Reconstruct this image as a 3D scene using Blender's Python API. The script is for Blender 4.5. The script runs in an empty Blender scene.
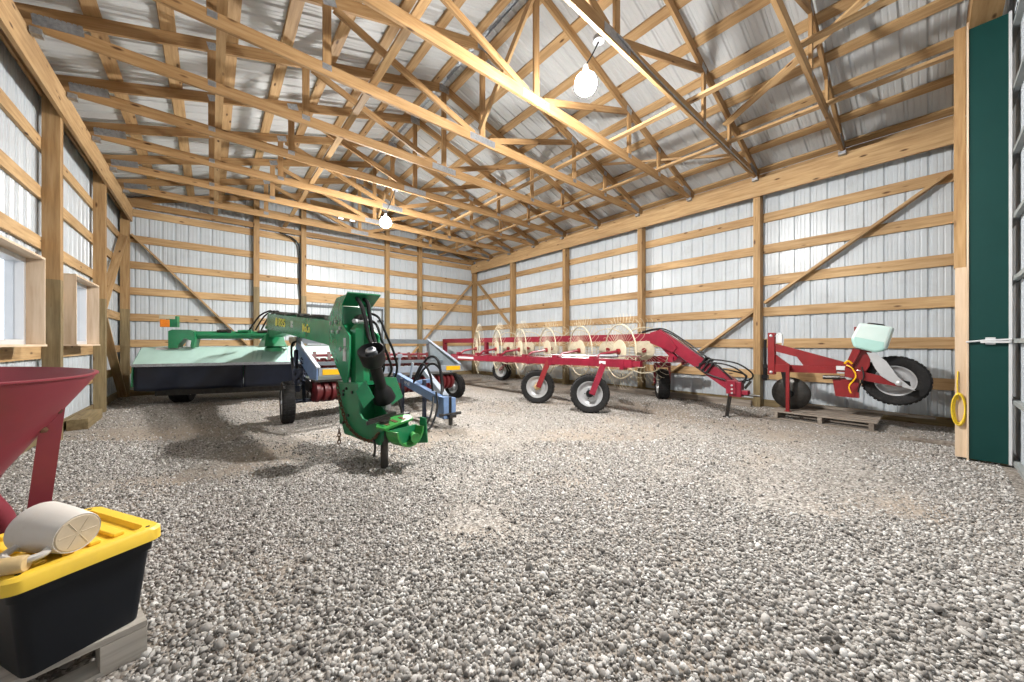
import bpy, bmesh, math, random
from mathutils import Vector as V, Matrix
random.seed(7)
C = bpy.context.scene.collection
PI = math.pi
R_ = math.radians

# ------------------------------------------------------------------ materials
def newmat(name):
    m = bpy.data.materials.new(name); m.use_nodes = True
    nt = m.node_tree; b = nt.nodes['Principled BSDF']
    return m, nt, b
def lk(nt, a, b): nt.links.new(a, b)
def noise(nt, vec, scale, detail=3, rough=.55):
    n = nt.nodes.new('ShaderNodeTexNoise'); n.inputs['Scale'].default_value = scale
    n.inputs['Detail'].default_value = detail; n.inputs['Roughness'].default_value = rough
    if vec is not None: lk(nt, vec, n.inputs['Vector'])
    return n
def ramp(nt, fac, stops):
    r = nt.nodes.new('ShaderNodeValToRGB'); e = r.color_ramp.elements
    while len(e) < len(stops): e.new(.5)
    for i, (p, c) in enumerate(stops):
        e[i].position = p; e[i].color = (c[0], c[1], c[2], 1)
    lk(nt, fac, r.inputs['Fac']); return r
def mixc(nt, fac, a, b, mode='MIX'):
    m = nt.nodes.new('ShaderNodeMix'); m.data_type = 'RGBA'; m.blend_type = mode
    for s, v in ((0, fac), (6, a), (7, b)):
        if hasattr(v, 'is_output'): lk(nt, v, m.inputs[s])
        elif s == 0: m.inputs[0].default_value = v
        else: m.inputs[s].default_value = (v[0], v[1], v[2], 1)
    return m.outputs[2]
def bump(nt, b, h, strength, dist=.01):
    n = nt.nodes.new('ShaderNodeBump'); n.inputs['Strength'].default_value = strength
    n.inputs['Distance'].default_value = dist
    lk(nt, h, n.inputs['Height']); lk(nt, n.outputs[0], b.inputs['Normal'])
def objco(nt):
    return nt.nodes.new('ShaderNodeTexCoord').outputs['Object']

def wood(name, lo, mid, hi, knot=(.09, .04, .016), rough=.62, knots=True):
    m, nt, b = newmat(name)
    at = nt.nodes.new('ShaderNodeAttribute'); at.attribute_name = 'gc'
    mp = nt.nodes.new('ShaderNodeMapping'); mp.inputs['Scale'].default_value = (1.3, 17, 17)
    lk(nt, at.outputs['Vector'], mp.inputs['Vector'])
    g = noise(nt, mp.outputs[0], 1.6, 4, .6)
    r = ramp(nt, g.outputs['Fac'], [(.28, lo), (.5, mid), (.74, hi)])
    mp2 = nt.nodes.new('ShaderNodeMapping'); mp2.inputs['Scale'].default_value = (.5, 1.6, 1.6)
    lk(nt, at.outputs['Vector'], mp2.inputs['Vector'])
    t = noise(nt, mp2.outputs[0], 1.0, 2)
    tr = ramp(nt, t.outputs['Fac'], [(.3, (.74, .70, .66)), (.7, (1.14, 1.12, 1.08))])
    col = mixc(nt, 1.0, r.outputs[0], tr.outputs[0], 'MULTIPLY')
    if knots:
        mp3 = nt.nodes.new('ShaderNodeMapping'); mp3.inputs['Scale'].default_value = (2.6, 8, 8)
        lk(nt, at.outputs['Vector'], mp3.inputs['Vector'])
        v = nt.nodes.new('ShaderNodeTexVoronoi'); lk(nt, mp3.outputs[0], v.inputs['Vector']); v.inputs['Scale'].default_value = 1
        kr = ramp(nt, v.outputs['Distance'], [(.07, (1, 1, 1)), (.16, (0, 0, 0))])
        col = mixc(nt, kr.outputs[0], col, knot)
    lk(nt, col, b.inputs['Base Color']); b.inputs['Roughness'].default_value = rough
    b.inputs['Specular IOR Level'].default_value = .3
    bump(nt, b, g.outputs['Fac'], .12, .004)
    return m
def paint(name, col, rough=.4, metal=0., var=.16, scale=6, dirt=None, dirtamt=.5, bumpy=0.):
    m, nt, b = newmat(name)
    n = noise(nt, objco(nt), scale, 5, .62)
    lo = [c*(1-var) for c in col]; hi = [min(1, c*(1+var)) for c in col]
    r = ramp(nt, n.outputs['Fac'], [(.3, lo), (.7, hi)])
    out = r.outputs[0]
    if dirt:
        n2 = noise(nt, objco(nt), scale*2.3, 6, .7)
        f = ramp(nt, n2.outputs['Fac'], [(.52, (0, 0, 0)), (.72, (dirtamt,)*3)])
        out = mixc(nt, f.outputs[0], out, dirt)
    lk(nt, out, b.inputs['Base Color'])
    b.inputs['Roughness'].default_value = rough; b.inputs['Metallic'].default_value = metal
    if bumpy: bump(nt, b, n.outputs['Fac'], bumpy, .004)
    return m

M = {}
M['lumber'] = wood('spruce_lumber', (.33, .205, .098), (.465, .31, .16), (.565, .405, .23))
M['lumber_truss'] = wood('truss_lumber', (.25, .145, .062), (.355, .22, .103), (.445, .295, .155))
M['post'] = wood('post_lumber', (.27, .165, .075), (.375, .24, .115), (.465, .315, .168))
M['treated'] = wood('treated_lumber', (.15, .115, .06), (.23, .18, .10), (.31, .245, .14))
M['plywood'] = wood('plywood_return', (.55, .42, .30), (.66, .53, .40), (.74, .61, .48), knots=False)
M['greywood'] = wood('weathered_board', (.13, .11, .095), (.24, .21, .185), (.37, .335, .30), knot=(.06, .05, .04), rough=.85)
M['palewood'] = wood('bleached_pallet_board', (.34, .325, .30), (.50, .48, .45), (.64, .615, .58), knot=(.12, .10, .08), rough=.85)
M['siding'] = paint('white_siding', (.50, .545, .59), .33, 0, .05, 1.2, (.33, .34, .35), .35)
M['roofing'] = paint('pale_roof_panel', (.50, .52, .535), .6, 0, .06, 1.0)
M['galv'] = paint('galvanised_steel', (.36, .38, .41), .42, .75, .25, 30)
M['green'] = paint('green_paint', (.012, .16, .065), .28, 0, .18, 4, (.10, .12, .07), .22)
M['lgreen'] = paint('green_paint_lit', (.018, .23, .10), .22, 0, .12, 5, (.14, .2, .12), .2)  # brighter copy of the green, window light put into the colour
M['bgreen'] = paint('bright_green_paint', (.03, .22, .045), .4, 0, .3, 14, (.13, .09, .04), .6)
M['hood'] = paint('faded_hood', (.36, .52, .475), .25, 0, .08, 3)
M['red'] = paint('red_paint', (.20, .009, .026), .30, 0, .18, 5, (.20, .06, .05), .25)
M['brickred'] = paint('dull_red_paint', (.20, .010, .013), .36, 0, .15, 6, (.1, .02, .02), .3)
M['hopper'] = paint('faded_red_paint', (.235, .034, .052), .42, 0, .12, 3, (.16, .05, .05), .35)
M['blue'] = paint('faded_blue_paint', (.125, .205, .37), .42, 0, .18, 8, (.20, .19, .18), .4)
M['greypaint'] = paint('grey_frame_paint', (.17, .20, .225), .42, 0, .15, 6, (.25, .24, .22), .3)
M['lgrey'] = paint('pale_blue_grey_paint', (.26, .30, .36), .4, 0, .12, 6, (.22, .2, .18), .3)
M['navy'] = paint('dark_blue_steel', (.028, .036, .062), .42, .3, .4, 12, (.12, .1, .08), .3)
M['black'] = paint('black_rubber', (.006, .006, .007), .5, 0, .25, 10)
M['tyre'] = paint('tyre_rubber', (.011, .011, .012), .7, 0, .3, 14, (.07, .06, .05), .4)
M['curtain'] = paint('black_curtain', (.009, .012, .022), .30, 0, .3, 3)  # blue tint puts the bluish sheen into the base colour
M['darksteel'] = paint('dark_steel', (.05, .048, .046), .4, .7, .35, 12, (.10, .07, .045), .4)
M['silver'] = paint('silver_rim', (.46, .47, .49), .34, .35, .1, 9, (.35, .3, .25), .3)
M['chrome'] = paint('chrome_rod', (.7, .72, .75), .18, 1, .05, 9)
M['cream'] = paint('cream_paint', (.50, .445, .33), .45, 0, .15, 9, (.36, .24, .12), .35)
M['white'] = paint('white_paint', (.58, .59, .61), .4, 0, .04, 5)
M['yellow'] = paint('yellow_plastic', (.82, .55, .05), .42, 0, .06, 5, (.55, .36, .08), .25)
M['reflector'] = paint('amber_reflector', (.80, .45, .01), .3, 0, .05, 20)
M['decal'] = paint('yellow_decal', (.80, .72, .10), .4, 0, .03, 20)
M['toteblack'] = paint('black_tote_plastic', (.006, .008, .012), .45, 0, .2, 6)
M['scoop'] = paint('offwhite_plastic', (.56, .53, .50), .42, 0, .05, 5, (.40, .34, .26), .3)
M['scoopend'] = paint('tan_scoop_base', (.52, .43, .31), .55, 0, .12, 12)
M['tan'] = paint('tan_wood', (.55, .40, .20), .6, 0, .12, 12)
M['rope'] = paint('yellow_rope', (.72, .50, .02), .6, 0, .15, 40)
M['hydroseed'] = paint('springy_red', (.115, .009, .012), .45, 0, .3, 10, (.03, .02, .02), .5)
M['green_panel'] = paint('dark_green_trim', (.003, .040, .036), .5, 0, .06, 3)
M['doorgrey2'] = paint('galvanised_rail', (.26, .28, .28), .7, 0, .1, 6)
M['doorgrey'] = paint('door_edge_grey', (.10, .11, .12), .5, 0, .1, 6)
M['bracegrey'] = paint('grey_scraper_paint', (.42, .43, .45), .4, 0, .08, 8)
M['darkred'] = paint('dark_red_paint', (.10, .008, .010), .45, 0, .3, 10, (.03, .02, .02), .5)
M['orange'] = paint('orange_lens', (.75, .22, .02), .25, 0, .1, 20)
M['rust'] = paint('rusty_iron', (.11, .055, .03), .75, .3, .4, 20)

M['door_skin'] = paint('door_skin', (.42, .46, .50), .8, 0, .05, 1.5)
M['door_skin'].node_tree.nodes['Principled BSDF'].inputs['Specular IOR Level'].default_value = .1
for q_ in ('toteblack', 'curtain', 'green_panel', 'black', 'tyre'): M[q_].node_tree.nodes['Principled BSDF'].inputs['Specular IOR Level'].default_value = .3
def tank_mat():
    m, nt, b = newmat('translucent_tank')
    b.inputs['Base Color'].default_value = (.6, .72, .7, 1); b.inputs['Roughness'].default_value = .35
    b.inputs['Subsurface Weight'].default_value = .35; b.inputs['Subsurface Radius'].default_value = (.05, .08, .08)
    n = noise(nt, objco(nt), 3, 2); r = ramp(nt, n.outputs['Fac'], [(.3, (.52, .66, .64)), (.7, (.62, .72, .71))])
    lk(nt, r.outputs[0], b.inputs['Base Color']); return m
M['tank'] = tank_mat()
M['tankfluid'] = paint('tank_lower_tint', (.37, .60, .56), .35, 0, .05, 4)
def emis(name, col, s):
    m, nt, b = newmat(name); b.inputs['Emission Color'].default_value = (*col, 1); b.inputs['Emission Strength'].default_value = s
    b.inputs['Base Color'].default_value = (*col, 1); return m
BULB = 3150
M['bulb'] = emis('lit_bulb', (1, .97, .92), BULB)
def directional(m):
    nt = m.node_tree; b = nt.nodes['Principled BSDF']; g = nt.nodes.new('ShaderNodeNewGeometry'); x = nt.nodes.new('ShaderNodeSeparateXYZ'); lk(nt, g.outputs['Normal'], x.inputs[0])
    r = nt.nodes.new('ShaderNodeMapRange'); r.inputs['From Min'].default_value = .12; r.inputs['From Max'].default_value = -.5; r.inputs['To Min'].default_value = BULB*.035; r.inputs['To Max'].default_value = BULB
    lk(nt, x.outputs['Z'], r.inputs['Value']); lk(nt, r.outputs[0], b.inputs['Emission Strength'])
directional(M['bulb'])
def glass():
    m, nt, b = newmat('window_glass'); b.inputs['Base Color'].default_value = (1, 1, 1, 1)
    b.inputs['Roughness'].default_value = 0; b.inputs['Transmission Weight'].default_value = 1; b.inputs['IOR'].default_value = 1.05
    return m
M['glass'] = glass()

def gravel_floor():
    m, nt, b = newmat('gravel_bed'); co = objco(nt)
    v = nt.nodes.new('ShaderNodeTexVoronoi'); v.inputs['Scale'].default_value = 72; lk(nt, co, v.inputs['Vector'])
    bw = nt.nodes.new('ShaderNodeSeparateColor'); lk(nt, v.outputs['Color'], bw.inputs[0])
    stone = ramp(nt, bw.outputs[0], [(0, (.12, .11, .10)), (.35, (.23, .214, .198)), (.7, (.35, .332, .31)), (1, (.50, .485, .465))])
    n = noise(nt, co, .55, 6, .65)
    f = ramp(nt, n.outputs['Fac'], [(.47, (0, 0, 0)), (.62, (.75, .75, .75))])
    n3 = noise(nt, co, 30, 5, .7)
    dirt = ramp(nt, n3.outputs['Fac'], [(.3, (.20, .155, .118)), (.7, (.34, .29, .238))])
    col = mixc(nt, f.outputs[0], stone.outputs[0], dirt.outputs[0])
    n4 = noise(nt, co, 1.1, 4); t = ramp(nt, n4.outputs['Fac'], [(.3, (.82, .80, .78)), (.7, (1.1, 1.1, 1.1))])
    col = mixc(nt, 1, col, t.outputs[0], 'MULTIPLY')
    lk(nt, col, b.inputs['Base Color']); b.inputs['Roughness'].default_value = .9
    b.inputs['Specular IOR Level'].default_value = .2
    inv = nt.nodes.new('ShaderNodeMath'); inv.operation = 'SUBTRACT'; inv.inputs[0].default_value = 1
    lk(nt, v.outputs['Distance'], inv.inputs[1])
    bump(nt, b, inv.outputs[0], .7, .012)
    return m
M['gravel_bed'] = gravel_floor()
def stone_mat():
    m, nt, b = newmat('crushed_stone'); g = nt.nodes.new('ShaderNodeNewGeometry')
    r = ramp(nt, g.outputs['Random Per Island'], [(0, (.10, .094, .09)), (.2, (.23, .218, .206)), (.5, (.345, .33, .315)), (.8, (.46, .447, .435)), (1, (.66, .655, .65))])
    n = noise(nt, objco(nt), 60, 3); t = ramp(nt, n.outputs['Fac'], [(.3, (.85, .84, .82)), (.7, (1.05, 1.05, 1.05))])
    c = mixc(nt, 1, r.outputs[0], t.outputs[0], 'MULTIPLY')
    lk(nt, c, b.inputs['Base Color']); b.inputs['Roughness'].default_value = .8; b.inputs['Specular IOR Level'].default_value = .3
    return m
M['stone'] = stone_mat()

# ------------------------------------------------------------------ mesh builder
def frame_of(d, up=(0, 0, 1)):
    d = V(d).normalized(); up = V(up)
    if abs(d.dot(up.normalized())) > .995: up = V((0, 1, 0)) if abs(d.y) < .9 else V((1, 0, 0))
    s = d.cross(up).normalized(); u = s.cross(d).normalized()
    return d, s, u
class MB:
    def __init__(s): s.v = []; s.f = []; s.g = []
    def add(s, vs, fs, gs=None):
        o = len(s.v); s.v += [V(p) for p in vs]; s.f += [tuple(i+o for i in f) for f in fs]
        if gs is None: gs = [(p[0], p[1], p[2]) for p in vs]
        s.g += gs; return s
    def obox(s, c, ax, hs):
        c = V(c); a, b, d = [V(x).normalized() for x in ax]; off = V((random.random()*90, random.random()*9, random.random()*9))
        vs = []; gs = []
        for i in (-1, 1):
            for j in (-1, 1):
                for k in (-1, 1):
                    vs.append(c + a*hs[0]*i + b*hs[1]*j + d*hs[2]*k)
                    gs.append(tuple(off + V((hs[0]*i, hs[1]*j, hs[2]*k))))
        return s.add(vs, [(0, 1, 3, 2), (4, 6, 7, 5), (0, 4, 5, 1), (2, 3, 7, 6), (0, 2, 6, 4), (1, 5, 7, 3)], gs)
    def box(s, lo, hi):
        c = [(a+b)/2 for a, b in zip(lo, hi)]; h = [abs(b-a)/2 for a, b in zip(lo, hi)]
        ax = [(1, 0, 0), (0, 1, 0), (0, 0, 1)]
        k = h.index(max(h)); order = [k, (k+1) % 3, (k+2) % 3]
        return s.obox(c, [ax[i] for i in order], [h[i] for i in order])
    def beam(s, p, q, w, t, up=(0, 0, 1)):
        # w = size along the side direction, t = size along 'up'
        p, q = V(p), V(q); d, sd, u = frame_of(q-p, up)
        return s.obox((p+q)/2, (d, sd, u), ((q-p).length/2, w/2, t/2))
    def hexa(s, pts):  # 8 points: bottom ring 4, top ring 4
        return s.add(pts, [(3, 2, 1, 0), (4, 5, 6, 7), (0, 1, 5, 4), (1, 2, 6, 5), (2, 3, 7, 6), (3, 0, 4, 7)])
    def prism(s, poly, o, u, v, th, holes=None):
        # polygon in (u,v) coordinates about o, extruded by th along u x v (centred)
        o, u, v = V(o), V(u).normalized(), V(v).normalized(); n = u.cross(v).normalized()
        k = len(poly)
        a = [o+u*x+v*y-n*th/2 for x, y in poly]; b = [o+u*x+v*y+n*th/2 for x, y in poly]
        fs = [tuple(range(k-1, -1, -1)), tuple(range(k, 2*k))] + [(i, (i+1) % k, k+(i+1) % k, k+i) for i in range(k)]
        return s.add(a+b, fs)
    def tube(s, pts, r, n=8, closed=False, caps=True):
        pts = [V(p) for p in pts]; m = len(pts); rs = r if isinstance(r, (list, tuple)) else [r]*m
        vs = []; fs = []; prev = None
        for i, p in enumerate(pts):
            if closed: t = pts[(i+1) % m]-pts[i-1]
            else: t = pts[min(i+1, m-1)]-pts[max(i-1, 0)]
            t.normalize()
            if prev is None:
                _, a, b = frame_of(t)
            else:
                a = prev - t*prev.dot(t)
                a = a.normalized() if a.length > 1e-6 else frame_of(t)[1]
                b = t.cross(a).normalized() * (1)
            prev = a; bb = t.cross(a).normalized()
            for k in range(n):
                w = 2*PI*k/n; vs.append(p+(a*math.cos(w)+bb*math.sin(w))*rs[i])
        for i in range(m if closed else m-1):
            j = (i+1) % m
            for k in range(n): fs.append((i*n+k, i*n+(k+1) % n, j*n+(k+1) % n, j*n+k))
        if caps and not closed: fs += [tuple(range(n-1, -1, -1)), tuple(range((m-1)*n, m*n))]
        return s.add(vs, fs)
    def lathe(s, prof, c, axis, n=24, closed=False, arc=None, up=(0, 0, 1)):
        # prof: (radius, offset along axis); closed joins last to first
        c = V(c); d, a, b = frame_of(axis, up); vs = []; fs = []; k = len(prof)
        full = arc is None; seg = n if full else n+1
        for i in range(seg):
            w = 2*PI*i/n if full else arc[0]+(arc[1]-arc[0])*i/n
            e = a*math.cos(w)+b*math.sin(w)
            for r, x in prof: vs.append(c+d*x+e*r)
        for i in range(n):
            j = (i+1) % seg
            for q in range(k if closed else k-1):
                q2 = (q+1) % k; fs.append((i*k+q, j*k+q, j*k+q2, i*k+q2))
        return s.add(vs, fs)
    def sphere(s, c, r, n=12, m=8, sc=(1, 1, 1)):
        prof = [(r*math.sin(PI*i/m)+1e-4, -r*math.cos(PI*i/m)) for i in range(m+1)]
        o = len(s.v); s.lathe(prof, (0, 0, 0), (0, 0, 1), n)
        for i in range(o, len(s.v)): s.v[i] = V((s.v[i].x*sc[0], s.v[i].y*sc[1], s.v[i].z*sc[2]))+V(c)
        return s
    def build(s, name, mat, parent=None, smooth=False, bevel=0, recalc=True):
        L = parent_loc(parent)
        me = bpy.data.meshes.new(name)
        me.from_pydata([tuple(p-L) for p in s.v], [], s.f); me.update()
        if recalc:
            bm = bmesh.new(); bm.from_mesh(me); bmesh.ops.recalc_face_normals(bm, faces=bm.faces); bm.to_mesh(me); bm.free()
        at = me.attributes.new('gc', 'FLOAT_VECTOR', 'POINT')
        at.data.foreach_set('vector', [x for g in s.g for x in g])
        mm = M[mat] if isinstance(mat, str) else mat
        me.materials.append(mm)
        if smooth:
            me.polygons.foreach_set('use_smooth', [True]*len(me.polygons)); me.set_sharp_from_angle(angle=R_(38))
        o = bpy.data.objects.new(name, me); C.objects.link(o)
        if parent is not None: o.parent = parent
        else:
            c = sum((V(b) for b in o.bound_box), V())/8; zl = min(b[2] for b in o.bound_box)
            org = V((c.x, c.y, zl)); me.transform(Matrix.Translation(-org)); o.location = org
        if bevel:
            md = o.modifiers.new('bevel', 'BEVEL'); md.width = bevel; md.segments = 2; md.limit_method = 'ANGLE'
        return o
def each(name, mat, parent, fn, items, smooth=False, bevel=0):
    for it in items:
        m = MB(); fn(m, *it) if isinstance(it, tuple) else fn(m, it); m.build(name, mat, parent, smooth=smooth, bevel=bevel)
def parent_loc(p):
    L = V((0, 0, 0))
    while p is not None: L = L+V(p.location); p = p.parent
    return L
def tag(o, label=None, cat=None, group=None, kind=None):
    if label: o['label'] = label
    if cat: o['category'] = cat
    if group: o['group'] = group
    if kind: o['kind'] = kind
    return o
def thing(name, label, cat, loc=(0, 0, 0), group=None):
    o = bpy.data.objects.new(name, None); C.objects.link(o); o.location = loc; o.empty_display_size = .1
    return tag(o, label, cat, group)
def copy_tree(o, parent=None):
    c = o.copy(); C.objects.link(c)
    if parent is not None: c.parent = parent
    for ch in list(o.children): copy_tree(ch, c)
    return c
def struct(name, mb, mat, **k):
    o = mb.build(name, mat, **k); o['kind'] = 'structure'; return o
ORD = ['first', 'second', 'third', 'fourth', 'fifth', 'sixth', 'seventh', 'eighth', 'ninth', 'tenth', 'eleventh', 'twelfth']
def arc_pts(c, u, v, r, a0, a1, n):
    c, u, v = V(c), V(u), V(v)
    return [c+u*r*math.cos(a0+(a1-a0)*i/n)+v*r*math.sin(a0+(a1-a0)*i/n) for i in range(n+1)]
def smooth_path(pts, k=6):
    pts = [V(p) for p in pts]; out = []
    P = [pts[0]]+pts+[pts[-1]]
    for i in range(1, len(P)-2):
        for j in range(k):
            t = j/k; a, b, c, d = P[i-1], P[i], P[i+1], P[i+2]
            out.append(.5*((2*b)+(c-a)*t+(2*a-5*b+4*c-d)*t*t+(3*b-a-3*c+d)*t**3))
    out.append(pts[-1]); return out
def text_mesh(s, size):
    cu = bpy.data.curves.new('lettering', 'FONT'); cu.body = s; cu.size = size; cu.extrude = .001; cu.offset = size*.025
    ob = bpy.data.objects.new('lettering', cu); C.objects.link(ob)
    dg = bpy.context.evaluated_depsgraph_get(); me = bpy.data.meshes.new_from_object(ob.evaluated_get(dg))
    vs = [v.co.copy() for v in me.vertices]; fs = [tuple(p.vertices) for p in me.polygons]
    bpy.data.objects.remove(ob); bpy.data.curves.remove(cu); bpy.data.meshes.remove(me)
    return vs, fs
def lettering(s, size, o, u, v, mat, parent, name='lettering', width=None):
    vs, fs = text_mesh(s, size); u, v = V(u).normalized(), V(v).normalized(); n = u.cross(v); o = V(o)
    if width:
        w = max(p.x for p in vs); k = width/w
    else: k = 1
    mb = MB(); mb.add([o+u*p.x*k+v*p.y+n*p.z for p in vs], fs)
    return mb.build(name, mat, parent, recalc=False)

# ------------------------------------------------------------------ building dimensions (metres)
XL, XR = -1.43, 7.98          # inner faces of the posts
SL, SR = -1.615, 8.205        # inner face of siding
Y0, BAY, YE = -.29, 2.44, 11.97
XC = (XL+XR)/2
ZB, ZT = 4.02, 4.354          # eave beam bottom / top
def zchord(x): return 4.42 + .305*((x-XL) if x < XC else (XR-x))     # underside of top chord
ROWS = [.614+.6056*k for k in range(7)]

# ------------------------------------------------------------------ siding and roof panels
def rib_profile(u0, u1, pitch=.2286):
    pts = [(u0, 0)]
    k = math.floor(u0/pitch)
    while k*pitch < u1:
        c = k*pitch
        for du, d in ((-.028, 0), (-.012, .020), (.012, .020), (.028, 0), (.078, 0), (.085, .004), (.096, .004), (.103, 0), (.138, 0), (.145, .004), (.156, .004), (.163, 0)):
            if u0 < c+du < u1: pts.append((c+du, d))
        k += 1
    pts.append((u1, 0)); return pts
def panel(name, mat, o, u, v, n, u0, u1, v0, vtop, holes=()):
    """ribbed sheet; o origin, u across ribs, v along ribs, n the side the ribs stand out to"""
    o, u, v, n = V(o), V(u), V(v), V(n)
    pr = rib_profile(u0, u1)
    for h in holes:
        for e in (h[0], h[1]):
            pr = [p for p in pr if abs(p[0]-e) > 1e-4]; pr.append((e, 0))
    pr.sort(); mb = MB()
    for (a, da), (b, db) in zip(pr, pr[1:]):
        if b-a < 1e-6: continue
        mid = (a+b)/2; segs = [(v0, None)]
        cuts = sorted([(h[2], h[3]) for h in holes if h[0] < mid < h[1]])
        lo = v0; spans = []
        for c0, c1 in cuts:
            if c0 > lo: spans.append((lo, lo, c0, c0))
            lo = c1
        spans.append((lo, lo, vtop(a), vtop(b)))
        for la, lb, ta, tb in spans:
            mb.add([o+u*a+v*la+n*da, o+u*b+v*lb+n*db, o+u*b+v*tb+n*db, o+u*a+v*ta+n*da], [(0, 1, 2, 3)])
    return struct(name, mb, mat, recalc=False)
WIN = [(4.62, 6.21), (7.36, 8.62)]     # window boxes in the window wall (y0, y1)
WZ = (1.20, 2.115)
panel('wall_left', 'siding', (SL, 0, 0), (0, 1, 0), (0, 0, 1), (-1, 0, 0), -.6, YE, -.1, lambda u: 4.545, [(a, b, WZ[0], WZ[1]) for a, b in WIN])
panel('wall_right', 'siding', (SR, 0, 0), (0, 1, 0), (0, 0, 1), (1, 0, 0), -.6, YE, -.1, lambda u: 4.545)
GW = (2.99, 3.56, 5.09, 5.50)
DOOR = (2.11, 4.46, -.1, 2.40)
panel('wall_back', 'siding', (0, YE, 0), (1, 0, 0), (0, 0, 1), (0, 1, 0), SL, SR, -.1, lambda u: zchord(u)+.20, [GW, DOOR])
FY = -.33
panel('wall_front', 'siding', (0, FY-.2, 0), (1, 0, 0), (0, 0, 1), (0, -1, 0), SL, SR, -.1, lambda u: zchord(u)+.16, [(-.2, 7.3, -.1, 4.40)])
sl = math.hypot(1, .305)
for nm, sx in (('ceiling_left', 1), ('ceiling_right', -1)):
    o = V((XC, 0, zchord(XC)+.196)); v = V((-sx, 0, -.305))/sl; n = V((-sx*.305, 0, 1))/sl
    panel(nm, 'roofing', o, (0, 1, 0), v, n, -.6, YE+.05, .03, lambda u: (XC-SL)*sl)
mb = MB(); mb.prism([(-.16, -.048), (0, 0), (.16, -.048), (.16, -.043), (0, .006), (-.16, -.043)], (XC, YE/2, zchord(XC)+.235), (1, 0, 0), (0, 0, 1), YE+.6)
struct('trim_ridge', mb, 'galv')
# floor
mb = MB(); mb.add([(-3, -6, 0), (10, -6, 0), (10, 13, 0), (-3, 13, 0)], [(0, 1, 2, 3)])
fl = struct('floor', mb, 'gravel_bed')
# splash boards at the foot of the walls
for nm, lo, hi in (('baseboard_right', (8.165, -.3, -.1), (8.2, 11.95, .13)), ('baseboard_left', (-1.61, -.3, -.1), (-1.575, 11.95, .14)), ('baseboard_back', (-1.57, 11.93, -.1), (2.05, 11.965, .14))):
    struct(nm, MB().box(lo, hi), 'treated')
mb = MB().box((4.52, 11.93, -.1), (8.16, 11.965, .14)); struct('baseboard_end', mb, 'treated')

# ------------------------------------------------------------------ posts
def post(loc, sx, sy, top, split, label):
    t = thing('wall_post', label, 'post', (loc[0], loc[1], 0), 'wall posts'); t['kind'] = 'thing'
    a = MB(); k = 3
    lamx = sy < sx
    for i in range(k):
        if lamx: a.box((loc[0]-sx/2, loc[1]-sy/2+sy*i/k+.0008, split), (loc[0]+sx/2, loc[1]-sy/2+sy*(i+1)/k-.0008, top))
        else: a.box((loc[0]-sx/2+sx*i/k+.0008, loc[1]-sy/2, split), (loc[0]+sx/2-sx*0+(-sx+sx*(i+1)/k)-.0008, loc[1]+sy/2, top))
    a.build('post_upper', 'post', t)
    b = MB()
    for i in range(k):
        if lamx: b.box((loc[0]-sx/2, loc[1]-sy/2+sy*i/k+.0008, -.1), (loc[0]+sx/2, loc[1]-sy/2+sy*(i+1)/k-.0008, split))
        else: b.box((loc[0]-sx/2+sx*i/k+.0008, loc[1]-sy/2, -.1), (loc[0]-sx/2+sx*(i+1)/k-.0008, loc[1]+sy/2, split))
    tag(b.build('treated_base', 'treated', t), 'darker pressure-treated foot of the post')
    return t
for i in range(0, 6):
    y = Y0+BAY*i
    d = ['by the green door jamb', 'between rake hitch and plough', 'behind the front end of the red rake', 'second from the corner behind the red rake', 'beside the far corner brace behind the rake', 'standing in the far corner behind the red rake'][i]
    post(((XR+8.165)/2, y if i < 5 else 11.86, 0), .185, .114, 4.35, [1.9, .62, .75, .8, .9, 1.0][i], 'laminated timber post of the rake-side wall %s' % d)
for i in range(3, 6):
    y = Y0+BAY*i
    d = {3: 'between the two windows', 4: 'past the smaller window, by the corner braces', 5: 'in the far corner behind the green mower deck'}[i]
    post(((XL-1.575)/2, y if i < 5 else 11.86, 0), .145, .114, 4.35, 2.0, 'laminated timber post of the window wall %s' % d)
for x, d, tw in ((.93, 'rising behind the green mower arm', .13), (2.05, 'carrying the black cable', .13), (4.52, 'by the end door', .13), (5.70, 'between the white end door and the corner brace', .13)):
    post((x, 11.85, 0), tw, .15, zchord(x)-.01, [2.75, 2.6, 3.0, 2.9][[.93, 2.05, 4.52, 5.70].index(x)], 'timber post of the far gable wall %s' % d)
# ------------------------------------------------------------------ girts
STRUCT = {'wall_girt', 'roof_purlin', 'eave_board', 'gable_rafter', 'gable_tie', 'door_header', 'door_lintel', 'lateral_brace'}
GROUPS = {'wall_girt': 'girt boards on the walls', 'roof_purlin': 'purlins under the roof', 'wall_brace': 'diagonal wall braces', 'roof_brace': 'diagonal roof braces', 'eave_board': 'eave boards', 'gable_rafter': 'gable rafters'}
def board(name, p, q, w, t, up, label, cat, mat='lumber', group=None, kind='thing'):
    o = MB().beam(p, q, w, t, up).build(name, mat); tag(o, label, cat, group or GROUPS.get(name), 'structure' if name in STRUCT else kind); return o
for k, z in enumerate(ROWS[:6]):
    board('wall_girt', (8.184, -.3, z), (8.184, 11.95, z), .036, .17, (0, 0, 1), 'horizontal girt board on the rake-side wall, %s up from the gravel' % ORD[k], 'girt')
LR = [.60, 1.10, 1.82, 2.43, 3.04, 3.64]
nm = 0
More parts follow.
